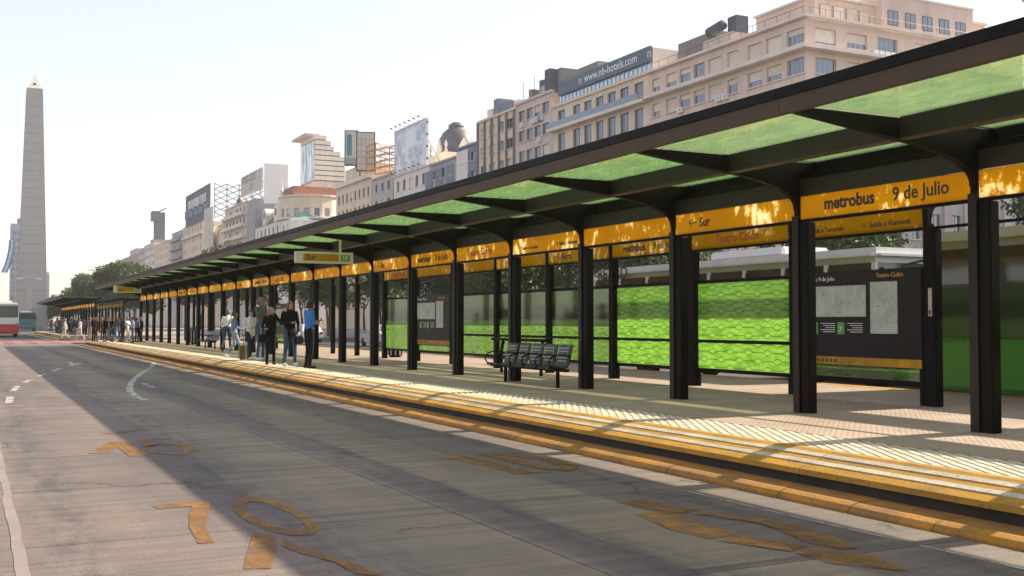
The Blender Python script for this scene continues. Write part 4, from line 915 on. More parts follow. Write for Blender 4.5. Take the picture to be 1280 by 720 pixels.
# flag hanging off its near corner
fx, fy = at_depth(15.5, 300); S('flag_blue', (.18, .34, .55), .7, 0, .1, 2); S('flag_white', (.75, .76, .78), .7, 0, .05, 2)
fl = empty('flag', (fx, fy, 0)); tag(fl, 'long blue and white flag hanging slack from a mast left of the obelisk', 'flag')
zt_, zb_ = zat(300, 300), zat(341, 300)
MB().path([(.6, 0, 0), (.6, 0, zt_+1.0)], [.16, .08], 6).build('mast', MAT['grey_metal'], fl)
for i, mt in enumerate(('flag_blue', 'flag_white', 'flag_blue')):
    rings = []
    for j in range(9):
        t = j/8; z = zt_+(zb_-zt_)*t; sway = -1.9*t*t; x_ = .52-.55*i+sway; rings.append([(x_-.53, .15*math.sin(t*9+i), z), (x_, .15*math.sin(t*9+i+1), z), (x_, .15*math.sin(t*9+i+1)+.04, z), (x_-.53, .15*math.sin(t*9+i)+.04, z)])
    MB().loft(rings).build('stripe', MAT[mt], fl)
zd = 620; x0, yy0 = at_depth(57, zd); x1, _y = at_depth(61.5, zd); tz = zat(342, zd)
fb = empty('far_block', (x0, yy0, 0)); tag(fb, 'small pale block far away, just right of the obelisk', 'building'); pb(B(x0, x1, yy0, yy0+12, 0, tz), 'wall', 'tower_blue', fb); pb(B(x0+.3, x1-.3, yy0+.5, yy0+11, tz+.002, tz+1), 'roof_parapet', 'tower_blue', fb)

# ------------------------------------------------------------------ trees
def tree_meshes(seed, h, r, nleaf, ls, mat, squash=.8):
    R_ = random.Random(seed); tk = MB(); th = h*.42
    def limb(p, d, L, rad, lvl):
        pts = [p]; rr = [rad]; q_ = p.copy(); dd = d.copy()
        for i in range(4):
            dd = (dd+Vector((R_.uniform(-.18, .18), R_.uniform(-.18, .18), .06))).normalized(); q_ = q_+dd*L/4; pts.append(q_.copy()); rr.append(rad*(1-.17*(i+1)))
        tk.path(pts, rr, 7 if lvl == 0 else 5)
        if lvl < 2:
            for k in range(4 if lvl == 0 else 3):
                a = R_.uniform(0, 6.283); nd = (dd*.55+Vector((math.cos(a), math.sin(a), R_.uniform(.1, .6)))*.7).normalized(); limb(pts[-1 if k % 2 else -2], nd, L*R_.uniform(.55, .75), rr[-1]*.75, lvl+1)
    limb(Vector((0, 0, -.05)), Vector((0, 0, 1)), th, h*.024, 0)
    trunk = tk.mesh('trunk', MAT['bark'], smooth=True)
    lobes = []
    for k in range(13):
        a = R_.uniform(0, 6.283); rad = r*R_.uniform(.15, .72); z = h*.62+R_.uniform(-.2, .28)*h
        lobes.append((Vector((rad*math.cos(a), rad*math.sin(a), z)), r*R_.uniform(.30, .50)))
    vs = []; fs = []
    for i in range(nleaf):
        c, lr = R_.choice(lobes); d = Vector((R_.gauss(0, 1), R_.gauss(0, 1), R_.gauss(0, 1))).normalized()
        p = c+Vector((d.x, d.y, d.z*squash))*lr*(R_.random()**.45); s_ = ls*R_.uniform(.6, 1.35)
        n_ = (d*.6+Vector((R_.gauss(0, 1), R_.gauss(0, 1), R_.gauss(0, 1)+.5))).normalized(); t_ = n_.orthogonal().normalized()
        t_ = Quaternion(n_, R_.uniform(0, 6.28)) @ t_; b_ = n_.cross(t_)
        k = len(vs); vs += [tuple(p-t_*s_), tuple(p-b_*s_*.45+n_*s_*.12), tuple(p+t_*s_), tuple(p+b_*s_*.45+n_*s_*.12)]; fs.append((k, k+1, k+2, k+3))
    me = bpy.data.meshes.new('crown'); me.from_pydata(vs, [], fs); me.materials.append(MAT[mat]); return trunk, me
TR = [tree_meshes(1, 10, 3.9, 6500, .17, 'leaf'), tree_meshes(2, 10, 4.3, 6500, .17, 'leaf2'), tree_meshes(3, 10, 3.6, 6000, .17, 'leaf')]
TF = [tree_meshes(11, 14, 6.0, 5200, .42, 'leaf'), tree_meshes(12, 14, 6.6, 5200, .42, 'leaf2')]
def tree(tm_, x, y, sc, label, group, rz=None):
    r = empty('tree', (x, y, 0), rz if rz is not None else random.uniform(0, 6.28)); r.scale = (sc, sc, sc*random.uniform(.92, 1.08)); tag(r, label, 'tree', group)
    place('trunk', tm_[0], r); place('crown', tm_[1], r); return r
for i, (x, y) in enumerate([(34, 37), (42, 44), (34, 52), (43, 60), (33, 68), (41, 77), (34, 88), (42, 98), (33, 108), (41, 120), (47, 33), (50, 52), (49, 70), (50, 90), (30, 44), (37, 61), (30, 60), (29, 76), (37, 84), (29, 94), (38, 106), (30, 118), (30, 128), (37, 132)]):
    tree(TR[i % 3], x, y, random.uniform(.85, 1.05), 'leafy street tree on the far carriageway, seen between the black columns', 'street trees behind the station')
for i, px in enumerate([60, 66, 72, 79, 86, 93, 100, 107, 114, 121, 128, 135, 142, 149, 156, 163, 170, 177, 184, 75, 95, 115, 135, 152, 168]):
    top_ = float(np.interp(px, [57, 62, 75, 100, 130, 150, 170, 185], [390, 380, 367, 351, 337, 327, 328, 338]))+(0 if i < 19 else 6)+random.uniform(-2, 3)
    X = (19+(px-57)*.07)+(0 if i < 19 else 9); y_, z_ = onX(px, top_, X); tree(TF[i % 2], X, y_, z_/15.4, 'dark green tree in the tree mass beyond the canopy end', 'plaza trees beyond the canopy end')
for (px, py, X) in ((252, 309, 40), (268, 304, 42), (282, 307, 44)):
    y_, z_ = onX(px, py, X); tree(TF[0], X, y_, z_/16.4, 'tree crown just showing above the canopy edge', 'tree crowns peeping over the canopy')

# ------------------------------------------------------------------ vehicles
def paint(name, col, rough=.35):
    if name not in MAT: S(name, col, rough, 0, .08, 1.0, 0, 30, .6, dirt=.12)
    return name
for n_, c_ in dict(bus_white=(.70, .69, .66), bus_green=(.08, .33, .05), bus_red=(.50, .03, .03), bus_teal=(.03, .16, .17), bus_cream=(.62, .58, .44), car_black=(.02, .02, .022), car_silver=(.45, .45, .46), car_white=(.72, .72, .70), car_yellow=(.65, .42, .03), car_blue=(.04, .08, .20)).items(): paint(n_, c_)
S('lamp_red', (.45, .02, .015), .3, 0, .05, 2); S('lamp_clear', (.70, .70, .68), .2, 0, .05, 2); S('lamp_orange', (.75, .25, .02), .3, 0, .05, 2)
wheel_t = MB().lathe([(.30, -.13), (.46, -.13), (.49, -.08), (.49, .08), (.46, .13), (.30, .13)], 24).mesh('tyre', MAT['rubber'], smooth=False)
wheel_r = MB().lathe([(.04, .10), (.12, .10), (.14, .05), (.26, .05), (.30, .11), (.31, -.11), (.04, -.11)], 20).mesh('rim', MAT['grey_metal'])
def wheel(root, x, y, z, r, side):
    w_ = empty('wheel', (x, y, z), 0, root); w_.rotation_euler = (0, side*math.pi/2, 0); w_.scale = (r/.49,)*3
    place('tyre', wheel_t, w_); place('rim', wheel_r, w_)
def bus(label, x, y, rz, L=11.5, W=2.5, H=3.15, lower='bus_white', upper='bus_white', stripe=None, text=None, group=None, windows=True, rear='bus_white'):
    r = empty('bus', (x, y, 0), rz); tag(r, label, 'bus', group)
    hw = W/2
    sec = lambda ys_, sc, z0, z1: [(-hw*sc, ys_, z0), (hw*sc, ys_, z0), (hw*sc, ys_, z1), (-hw*sc, ys_, z1)]
    MB().box(-hw, hw, 0, L, .38, 1.32).build('lower_body', MAT[lower], r, bevel=.07)
    MB().box(-hw+.03, hw-.03, .04, L-.06, 1.325, H-.34).build('cabin', MAT['bus_glass'], r, bevel=.05)
    MB().box(-hw, hw, 0, L, H-.335, H).build('roof', MAT[upper], r, bevel=.14)
    MB().box(-hw*.6, hw*.6, L*.3, L*.55, H+.002, H+.24).build('roof_unit', MAT['white_metal'], r, bevel=.05)
    n = 8
    for s in (-1, 1):
        for i in range(n+1):
            yy = .02+(L-.16)*i/n; MB().box(s*hw-.06 if s > 0 else -hw, s*hw if s > 0 else -hw+.06, yy, yy+.12, 1.322, H-.337).build('pillar', MAT[upper], r)
        for i in range(n):
            yy = .16+(L-.16)*i/n; wl = (L-.16)/n-.06
            pn = MB().box(s*(hw-.012)-.006, s*(hw-.012)+.006, yy, yy+wl-.02, 1.40, H-.42).build('window', MAT['bus_glass'], r)
            MB().box(s*(hw-.004)-.012, s*(hw-.004)+.012, yy, yy+wl-.02, 2.28, 2.31).build('sash', MAT['frame_dark'], pn)
        if stripe:
            MB().box(s*(hw+.004)-.003, s*(hw+.004)+.003, .1, L-.1, .62, .86).build('stripe', MAT[stripe], r)
        for yy in (L*.2, L*.76): wheel(r, s*(hw-.15), yy, .49, .49, s); MB().box(s*(hw-.01)-.015, s*(hw-.01)+.015, yy-.6, yy+.6, .34, 1.0).build('wheel_arch', MAT['rubber'], r)
        MB().path([(s*hw*.95, L-.05, H-.5), (s*(hw+.28), L+.22, H-.6), (s*(hw+.28), L+.22, H-1.0)], .03, 6).build('mirror_arm', MAT['frame_dark'], r)
        MB().box(-.06+s*(hw+.28), .06+s*(hw+.28), L+.19, L+.3, H-1.35, H-.98).build('mirror', MAT['frame_dark'], r)
        for i, zz in enumerate((.95, 1.13, 1.31)):
            MB().box(s*(hw-.2)-.09, s*(hw-.2)+.09, -.035, .01, zz, zz+.13).build('tail_light', MAT[('lamp_red', 'lamp_orange', 'lamp_red')[i]], r)
        MB().box(s*(hw-.45)-.16, s*(hw-.45)+.16, L-.02, L+.035, .65, .9).build('headlight', MAT['lamp_clear'], r)
    MB().box(-hw+.08, hw-.08, -.02, .035, 1.36, 2.05).build('rear_panel', MAT[rear], r)
    MB().box(-hw+.2, hw-.2, -.035, .03, 2.08, H-.45).build('rear_window', MAT['bus_glass'], r)
    MB().box(-hw+.01, hw-.01, -.07, .0, .34, .66).build('bumper', MAT[stripe or 'frame_dark'], r, bevel=.03)
    MB().box(-.3, .3, -.075, -.072, .45, .58).build('number_plate', MAT['lettering'], r)
    MB().box(-hw+.1, hw-.1, L-.05, L+.012, 1.2, H-.5).build('windscreen', MAT['bus_glass'], r)
    MB().box(-hw+.2, hw-.2, L-.05, L+.02, H-.42, H-.12).build('route_sign', MAT['frame_dark'], r)
    if text:
        for s in (-1,):
            place('lettering', text_mesh(text, .50, MAT['lettering'], .008), r, mw=Matrix.Translation((s*(hw+.006), L-.3, H-.33)) @ FACE_MX)
    return r
bus('white city bus with dark lettering on its roof edge, behind the green panels', 18.6, 17.2, 0, L=11.8, H=3.25, lower='bus_white', upper='bus_white', stripe='bus_teal', text='RETIRO')
bus('dark green bus with a cream roof at the right edge, behind the columns', 17.35, 2.6, 0, L=12.2, H=3.3, lower='bus_green', upper='bus_cream', rear='bus_green')
bus('white and teal bus in the lane beyond the map board', 22.4, 14.0, 0, L=11, H=3.2, lower='bus_teal', upper='bus_white')
xb, yb = at_depth(2, 112); bus('white and red bus seen from behind at the left edge', xb+.3, yb, 0, L=11.5, H=3.6, W=2.7, lower='bus_red', upper='bus_white', stripe='bus_red')
xb, yb = at_depth(34, 186); bus('dark teal bus seen from behind near the foot of the obelisk', xb, yb, 0, L=11.5, H=3.2, W=2.9, lower='bus_teal', upper='frame_dark', rear='bus_teal')
def car(label, x, y, rz, body, group, taxi=False):
    r = empty('car', (x, y, -.02), rz); tag(r, label, 'car', group); hw = .86
    low = [(0, .45), (.04, .28), (.5, .22), (3.7, .22), (4.22, .30), (4.28, .55), (4.15, .74), (3.2, .90), (3.0, .93), (.45, .97), (.08, .88)]
    MB().prism(low, 'yz', -hw, hw).build('body', MAT[body], r, bevel=.07)
    def ring(t, z): return None
    b0 = [(-hw+.04, .40, .95), (hw-.04, .40, .95), (hw-.04, 3.15, .92), (-hw+.04, 3.15, .92)]; t0 = [(-.60, .95, 1.44), (.60, .95, 1.44), (.60, 2.25, 1.44), (-.60, 2.25, 1.44)]
    cb = MB().hexa(b0+t0).build('cabin', MAT[body], r, bevel=.05)
    def lerp(a, b_, t): return tuple(a[i]+(b_[i]-a[i])*t for i in range(3))
    for (i, j, nm) in ((0, 1, 'rear_window'), (2, 3, 'windscreen'), (1, 2, 'side_window'), (3, 0, 'side_window')):
        A, B_, C_, D_ = b0[i], b0[j], t0[j], t0[i]; c = [lerp(lerp(A, B_, .1), lerp(D_, C_, .1), .16), lerp(lerp(A, B_, .9), lerp(D_, C_, .9), .16), lerp(lerp(A, B_, .9), lerp(D_, C_, .9), .88), lerp(lerp(A, B_, .1), lerp(D_, C_, .1), .88)]
        nv = (Vector(B_)-Vector(A)).cross(Vector(D_)-Vector(A)).normalized()*.012
        P_ = [Vector(p) for p in c]; MB().hexa([p-nv for p in P_]+[p+nv for p in P_]).build(nm, MAT['car_glass'], cb)
    for s in (-1, 1):
        for yy in (.85, 3.4): wheel(r, s*(hw-.08), yy, .31, .31, s)
        MB().box(s*(hw-.22)-.13, s*(hw-.22)+.13, -.015, .05, .66, .82).build('tail_light', MAT['lamp_red'], r); MB().box(s*(hw-.22)-.14, s*(hw-.22)+.14, 4.2, 4.285, .56, .70).build('headlight', MAT['lamp_clear'], r)
        MB().box(s*(hw+.08)-.07, s*(hw+.08)+.07, 2.75, 2.9, .95, 1.08).build('mirror', MAT[body], r)
    if taxi: MB().box(-.62, .62, .93, 2.27, 1.442, 1.46).build('roof_panel', MAT['car_yellow'], r)
    return r
cars = [('black and yellow taxi between the columns behind the second map board', 24.5, 36, 'car_black', True), ('white hatchback parked behind the columns by the people', 24.6, 45, 'car_white', False), ('silver saloon behind the row of columns', 28.0, 41, 'car_silver', False),
        ('dark blue car in the outer lane behind the columns', 31.0, 50, 'car_blue', False), ('silver car further along, behind the waiting group', 24.4, 66, 'car_silver', False), ('black taxi with a yellow roof far along the lane', 28.2, 72, 'car_black', True), ('white car by the far end of the platform', 24.4, 84, 'car_white', False), ('grey car near the trees, behind the clear panels', 28.3, 30, 'car_silver', False)]
for lb, x, y, cc, tx in cars: car(lb, x, y, 0, cc, 'cars on the far carriageway', tx)

# ------------------------------------------------------------------ station furniture
# map board in the second bay, and its twins further along
def map_board(k, label, lit=True):
    y0 = Y0+k*BAY; r = empty('map_board', (XB, y0+1.4, PZ)); tag(r, label, 'information board', 'map boards')
    MB().box(-.06, .06, -1.34, 1.36, .55, 2.10).build('cabinet', MAT['board_dark'], r, bevel=.015)
    MB().box(-.075, -.061, -.20, 1.30, 1.35, 1.86).build('map_sheet', MAT['poster_map'], r); MB().box(-.075, -.061, -.86, -.30, 1.08, 1.90).build('map_sheet', MAT['poster_map'], r)
    MB().box(-.075, -.061, -1.33, 1.35, .56, .69).build('yellow_strip', MAT['yellow_paint'], r)
    text_on(r, 'metrobus 9 de Julio', .10, 'lettering_white', (-.064, 1.3, 1.95)); text_on(r, 'Teatro Colón', .10, 'lettering_gold', (-.064, -.42, 1.97))
    for i, n_ in enumerate(('5', '7')):
        g_ = MB().box(-.072, -.061, .90-i*.62, 1.06-i*.62, 1.06, 1.26).build('route_tile', MAT['bus_green'], r); text_on(r, n_, .13, 'lettering_white', (-.075, 1.02-i*.62, 1.10))
        for j in range(5): MB().box(-.066, -.0605, .50-i*.62, .84-i*.62-(j % 3)*.06, 1.235-j*.035, 1.245-j*.035).build('text_line', MAT['lettering_white'], r)
    for j in range(9): MB().box(-.078, -.0755, 1.26-j*.10, 1.31-j*.10, .60, .65).build('symbol', MAT['lettering'], r)
    MB().box(-.03, .03, -1.34, 1.36, .28, .36).build('bottom_rail', MAT['black_metal'], r)
    MB().box(-.008, .008, -1.30, 1.32, .365, .548).build('glass_strip', MAT['panel_clear'], r)
    for s in (-1.3, 1.3): MB().box(-.04, .04, s-.04, s+.04, 0, .55).build('leg', MAT['black_metal'], r)
    return r
map_board(1, 'dark map board with two pale maps and a yellow strip, nearest the camera')
S('board_maroon', (.10, .035, .03), .4, 0, .2, 2)
map_board(7, 'map board with torn posters left of the bench, between mid-distance columns'); map_board(13, 'small map board far along the station behind the waiting people')
# seat rows
def bench(x, y0, nseat, label):
    r = empty('seat_row', (x, y0, PZ)); tag(r, label, 'bench', 'metal seat rows'); p_ = .60
    MB().box(-.05, .05, -.25, nseat*p_+.2, .34, .40).build('beam', MAT['black_metal'], r)
    for yy in (.3, nseat*p_-.3): MB().box(.06, .12, yy-.03, yy+.03, 0, .36).build('leg', MAT['black_metal'], r)
    for i in range(nseat):
        c = (i+.5)*p_; prof = []
        for t in range(9):
            a = t/8; prof.append((-.24+.40*a, .45-.05*math.sin(a*math.pi)*.8)) if t < 5 else None
        pts = [(-.26, .415), (-.23, .445), (-.10, .425), (.08, .41), (.17, .44), (.21, .55), (.25, .70), (.285, .86), (.31, .88)]
        under = [(px_+.018, pz_-.022) for px_, pz_ in pts]
        st = MB().prism(pts+under[::-1], 'xz', c-.26, c+.26).build('seat', MAT['perforated'], r)
        for a in range(4):
            for bq_ in range(6):
                t0_ = .50+.08*a; MB_y = c-.19+.065*bq_
        for a in range(5):
            zz = .53+.065*a; xx = .203+(zz-.55)*.25; MB().box(xx-.012, xx-.002, c-.19, c+.19, zz, zz+.03).build('slot_row', MAT['grey_metal'], st)
    for i in range(nseat+1):
        c = i*p_; MB().path([(.22, c, .62), (.10, c, .68), (-.12, c, .68), (-.24, c, .62), (-.28, c, .52), (-.22, c, .42), (-.05, c, .385)], .016, 6).build('armrest', MAT['black_metal'], r, smooth=True)
    r.scale = (.94, .94, .94)
    return r
bench(10.0, 17.9, 5, 'row of five black perforated metal seats with loop armrests'); bench(9.9, 50.0, 5, 'dark seat row far along the platform'); 
def lean_bench(x, y0, L, label):
    r = empty('lean_bench', (x, y0, PZ)); tag(r, label, 'bench')
    MB().box(-.18, .18, 0, L, .80, .86).build('slab', MAT['black_metal'], r, bevel=.015)
    for yy in (.25, L-.25): MB().path([(0, yy, 0), (0, yy, .55), (.05, yy, .8)], .04, 6).build('leg', MAT['black_metal'], r)
lean_bench(11.9, 22.0, 2.6, 'flat black leaning bench just left of the seat row')
def bin_(x, y, label):
    r = empty('litter_bin', (x, y, PZ)); tag(r, label, 'litter bin', 'litter bins')
    MB().lathe([(.20, 0), (.20, .04), (.24, .06), (.26, .80), (.22, .80), (.20, .10)], 16).build('drum', MAT['black_metal'], r, smooth=False)
    for i in range(10):
        t = 2*math.pi*i/10; MB().box(.255, .275, -.03, .03, .08, .78).build('slat', MAT['grey_metal'], r, rz=t)
    MB().lathe([(.27, .86), (.27, .89), (.10, .97), (.02, .98)], 16).build('lid', MAT['black_metal'], r)
    for s in (-1, 1): MB().box(s*.2-.02, s*.2+.02, -.02, .02, .78, .88).build('lid_post', MAT['black_metal'], r)
bin_(13.6, 36.5, 'dark slatted litter bin between columns right of the man in blue'); bin_(11.2, 62.0, 'small dark litter bin far along the platform')
# notice on a back column
nb = empty('notice_plate', (XB-.07, Y0+BAY-.14, PZ+1.35)); tag(nb, 'small pale notice plate fixed to the column right of the map board', 'notice'); MB().box(-.05, -.035, -.03, .03, 0, .42).build('plate', MAT['white_paint'], nb); MB().box(-.056, -.051, -.015, .015, .03, .09).build('mark', MAT['lettering'], nb)
# hanging direction sign
def hang_sign(px0, px1, yt, yb, X, label):
    xm = X; y_, zb = onX((px0+px1)/2, yb, xm); zt = onX((px0+px1)/2, yt, xm)[1]; w_ = 1.62
    r = empty('hanging_sign', (xm, y_, zt)); tag(r, label, 'sign', 'hanging signs'); h_ = zt-zb
    MB().box(-w_/2, w_/2, -.06, .06, -h_, 0).build('box', MAT['stone_pale'], r, bevel=.01)
    MB().box(-w_/2+.22, w_/2-.42, -.066, -.061, -h_+.06, -.06).build('yellow_face', MAT['yellow_paint'], r); g = MB().box(w_/2-.36, w_/2-.1, -.068, -.061, -h_+.07, -.07).build('green_tile', MAT['bus_green'], r)
    text_on(r, 'Sur', .2, 'lettering', (-w_/2+.3, -.07, -h_+.10), 'Y', weight=.004); text_on(r, '10', .17, 'lettering_white', (w_/2-.335, -.072, -h_+.11), 'Y', weight=.004)
    top = roofz(abs(XC-xm))-.0-zt
    MB().path([(w_*.28, 0, 0), (w_*.28, 0, top)], .035, 6).build('hanger', MAT['stone_pale'], r)
hang_sign(370, 440, 315, 329.5, 8.55, 'pale hanging sign with a yellow face and green 10, above the waiting people'); hang_sign(142, 176, 357, 366, 8.55, 'small hanging sign at the far end of the canopy')
# street lights by the obelisk and one red light column
def lamp(x, y, h, label):
    r = empty('street_lamp', (x, y, 0)); tag(r, label, 'street lamp', 'street lamps near the obelisk')
    MB().path([(0, 0, 0), (0, 0, h)], [.16, .09], 8).build('pole', MAT['grey_metal'], r)
    for s in (-1, 1): MB().path([(0, 0, h-.2), (s*.8, 0, h+.1), (s*1.8, 0, h)], .07, 6).build('arm', MAT['grey_metal'], r); MB().box(s*1.8-.45, s*1.8+.45, -.18, .18, h-.16, h+.03).build('lantern', MAT['white_metal'], r, bevel=.05)
for px, zd, lb in ((34.5, 235, 'tall twin-arm street lamp in front of the obelisk, left of the pair'), (37.8, 228, 'tall twin-arm street lamp in front of the obelisk, right of the pair'), (121, 260, 'thin lamp post rising out of the tree mass')):
    x, y = at_depth(px, zd); lamp(x, y, zat(348 if px < 100 else 338, zd), lb)
# things resting on the floor
x, y = onZ(287, 468, 0)
pg = empty('pigeon', (x, y, .005), .6); tag(pg, 'dark pigeon on the busway beside the yellow kerb', 'bird'); S('pigeon', (.06, .06, .07), .6, 0, .3, 30)
mb = MB(); prof = [(.005, -.19), (.02, -.17), (.035, -.10), (.062, -.03), (.072, .03), (.06, .08), (.036, .115), (.028, .135), (.034, .16), (.030, .185), (.012, .20), (.005, .225)]
rings = []
for i, (rr, t) in enumerate(prof):
    zc = .13+(0 if t < .08 else (t-.08)*.75)+(0 if t > -.05 else (t+.05)*.15); rings.append([(rr*math.cos(a), t-(max(0, t-.1)*.35), zc+rr*math.sin(a)*(1 if t > -.1 else .4)) for a in [2*math.pi*k/10 for k in range(10)]])
mb.loft(rings).build('body', MAT['pigeon'], pg, smooth=True)
for s in (-1, 1): MB().path([(s*.025, .01, .08), (s*.028, .015, .01), (s*.03, .045, .004)], .006, 5).build('leg', MAT['lamp_red'], pg)

# ------------------------------------------------------------------ people
def cloth(name, col):
    if name not in MAT: S(name, col, .85, 0, .22, 9, .5, 45, .2)
    return MAT[name]
S('skin', (.42, .25, .17), .55, 0, .08, 8); S('skin2', (.34, .19, .12), .55, 0, .08, 8)
for n_, c_ in dict(hair_black=(.012, .010, .008), hair_brown=(.07, .035, .018), hair_auburn=(.16, .06, .025), hair_blond=(.33, .20, .09), hair_grey=(.14, .13, .12)).items(): S(n_, c_, .5, 0, .3, 40, .4, 90, .5)
def capsule(mb, a, b, ra, rb, n=10):
    a, b = Vector(a), Vector(b); d = (b-a); L = d.length; d = d/L if L > 1e-6 else Vector((0, 0, 1))
    pts = []; rr = []
    for t in (-1, -.75, -.4): pts.append(a+d*t*ra); rr.append(max(.12*ra, ra*math.sqrt(max(0, 1-t*t))))
    pts.append(a); rr.append(ra); pts.append(b); rr.append(rb)
    for t in (.4, .75, 1): pts.append(b+d*t*rb); rr.append(max(.12*rb, rb*math.sqrt(max(0, 1-t*t))))
    mb.path(pts, rr, n)
def body_mesh(pose, voxel=.010, sleeve='long', skirt=0, build_=1.0, coat=0.0, dec=.4):
    P = dict(hipL=(-.092, 0, .93), hipR=(.092, 0, .93), kneeL=(-.10, .02, .50), kneeR=(.10, .02, .50), ankL=(-.105, -.02, .085), ankR=(.105, -.02, .085),
             shL=(-.178, -.01, 1.425), shR=(.178, -.01, 1.425), elL=(-.235, -.03, 1.14), elR=(.235, -.03, 1.14), wrL=(-.245, .06, .90), wrR=(.245, .06, .90),
             lean=(0, 0), toeL=(0, 1, 0), toeR=(0, 1, 0), head=(0, .02, 0))
    P.update(pose); lean = P['lean']
    def up(p):                               # lean the upper body forwards
        p = Vector(p); t = max(0, p.z-.95); return Vector((p.x+lean[0]*t, p.y+lean[1]*t, p.z-.12*abs(lean[1])*t))
    mb = MB(); prims = []
    def cap(part, a, b, ra, rb): capsule(mb, a, b, ra, rb); prims.append((part, Vector(a), Vector(b), ra, rb))
    W = build_
    rows = [(.86, .145, .10), (.93, .165*W, .118), (1.02, .150*W, .112), (1.10, .140*W, .108), (1.22, .152*W, .115), (1.32, .165*W, .118), (1.40, .165*W, .098), (1.455, .115, .075), (1.49, .06, .058)]
    if coat: rows = [(.93-coat, .185*W, .14), (.90, .18*W, .135)]+[(z, a+.014, b+.014) for z, a, b in rows[2:]]
    if skirt: rows = [(.93-skirt, .20, .16)]+rows[1:]
    rings = []
    for z, a, b in rows:
        c = up((0, 0, z)); rings.append([(c.x+a*math.cos(t)*(1 if abs(math.sin(t)) < .9 else 1), c.y+b*math.sin(t), c.z) for t in [2*math.pi*k/16 for k in range(16)]])
    mb.loft(rings)
    lo, hi = up((0, 0, rows[0][0])), up((0, 0, 1.44)); split = .985 if not coat else rows[0][0]
    prims.append(('top', up((0, 0, split+.10)), up((0, 0, 1.40)), .14, .14)); prims.append(('top', up((-.15, 0, 1.40)), up((.15, 0, 1.40)), .085, .085))
    prims.append(('bottom' if not coat else 'top', up((0, 0, .88)), up((0, 0, .93)), .135, .135))
    hd = Vector(P['head']); nk = up((0, 0, 1.47)); hc = up((0, 0, 1.625))+hd
    cap('skin', nk, hc-Vector((0, .01, .06)), .052, .050)
    rings = []
    for t, rx, ry, oy in ((-.125, .022, .030, .03), (-.105, .045, .055, .022), (-.07, .058, .078, .012), (-.03, .068, .092, .004), (.02, .074, .098, 0), (.06, .072, .094, -.006), (.095, .056, .072, -.010), (.115, .03, .04, -.012), (.122, .008, .01, -.012)):
        rings.append([(hc.x+rx*math.cos(a), hc.y+oy+ry*math.sin(a), hc.z+t) for a in [2*math.pi*k/14 for k in range(14)]])
    mb.loft(rings); prims.append(('skin', hc-Vector((0, 0, .05)), hc+Vector((0, 0, .05)), .085, .08))
    cap('skin', hc+Vector((0, .094, .0)), hc+Vector((0, .112, -.032)), .009, .014)          # nose
    for s in (-1, 1): cap('skin', hc+Vector((s*.074, -.005, .012)), hc+Vector((s*.078, -.008, -.025)), .015, .011)   # ears
    cap('skin', hc+Vector((-.02, .083, -.066)), hc+Vector((.02, .083, -.066)), .009, .009)   # mouth
    for s, S_ in ((-1, 'L'), (1, 'R')):
        hp, kn, an = Vector(P['hip'+S_]), Vector(P['knee'+S_]), Vector(P['ank'+S_])
        cap('bottom', hp, kn, .088*W, .062); cap('bottom', kn, an+Vector((0, 0, .03)), .060, .048)
        td = Vector(P['toe'+S_]).normalized(); cap('shoe', an+Vector((0, 0, -.035))-td*.045, an+Vector((0, 0, -.047))+td*.145, .044, .034)
        sh, el, wr = up(P['sh'+S_]), up(P['el'+S_]), up(P['wr'+S_])
        cap('top', sh, el, .060*W, .047)
        mid = el+(wr-el)*.15; cap('top' if sleeve == 'long' else 'skin', el, wr, .046, .031 if sleeve != 'long' else .036)
        d = (wr-el).normalized(); hd_ = Vector(P.get('hand'+S_, d)).normalized(); side = hd_.cross(Vector((0, 0, 1)) if abs(hd_.z) < .9 else Vector((0, 1, 0))).normalized()
        inw = side.cross(hd_).normalized()
        kn_ = wr+hd_*.085
        cap('skin', wr+hd_*.01, kn_, .027, .030); cap('skin', wr+hd_*.03+side*.014, kn_+side*.022, .020, .018); cap('skin', wr+hd_*.03-side*.014, kn_-side*.022, .020, .018)
        for i, (o_, L_) in enumerate(((-.033, .062), (-.011, .074), (.011, .080), (.033, .070))):
            p0 = kn_+side*o_; p1 = p0+(hd_*.85+inw*.35).normalized()*L_*.55; p2 = p1+(hd_*.45+inw*.8).normalized()*L_*.5
            cap('skin', p0, p1, .0095, .009); cap('skin', p1, p2, .009, .0075)
        p0 = wr+hd_*.03+side*.03; p1 = p0+(hd_*.6+side*.7+inw*.3).normalized()*.04; p2 = p1+(hd_*.8+inw*.4).normalized()*.03; cap('skin', p0, p1, .012, .011); cap('skin', p1, p2, .011, .009)
    me = mb.mesh('body', MAT['skin']); ob_ = bpy.data.objects.new('tmp', me); COL.objects.link(ob_)
    md = ob_.modifiers.new('r', 'REMESH'); md.mode = 'VOXEL'; md.voxel_size = voxel; md.use_smooth_shade = True
    sm = ob_.modifiers.new('s', 'SMOOTH'); sm.factor = .5; sm.iterations = 2
    if dec < 1: dc = ob_.modifiers.new('d', 'DECIMATE'); dc.ratio = dec
    dg = bpy.context.evaluated_depsgraph_get(); out = bpy.data.meshes.new_from_object(ob_.evaluated_get(dg)); out.name = 'body'
    bpy.data.objects.remove(ob_); bpy.data.meshes.remove(me)
    out.materials.clear()
    for k in range(4): out.materials.append(MAT['skin'])
    nf = len(out.polygons); ctr = np.empty(nf*3); out.polygons.foreach_get('center', ctr); ctr = ctr.reshape(-1, 3)
    best = np.full(nf, 1e9); idx = np.zeros(nf, int); code = dict(skin=0, top=1, bottom=2, shoe=3)
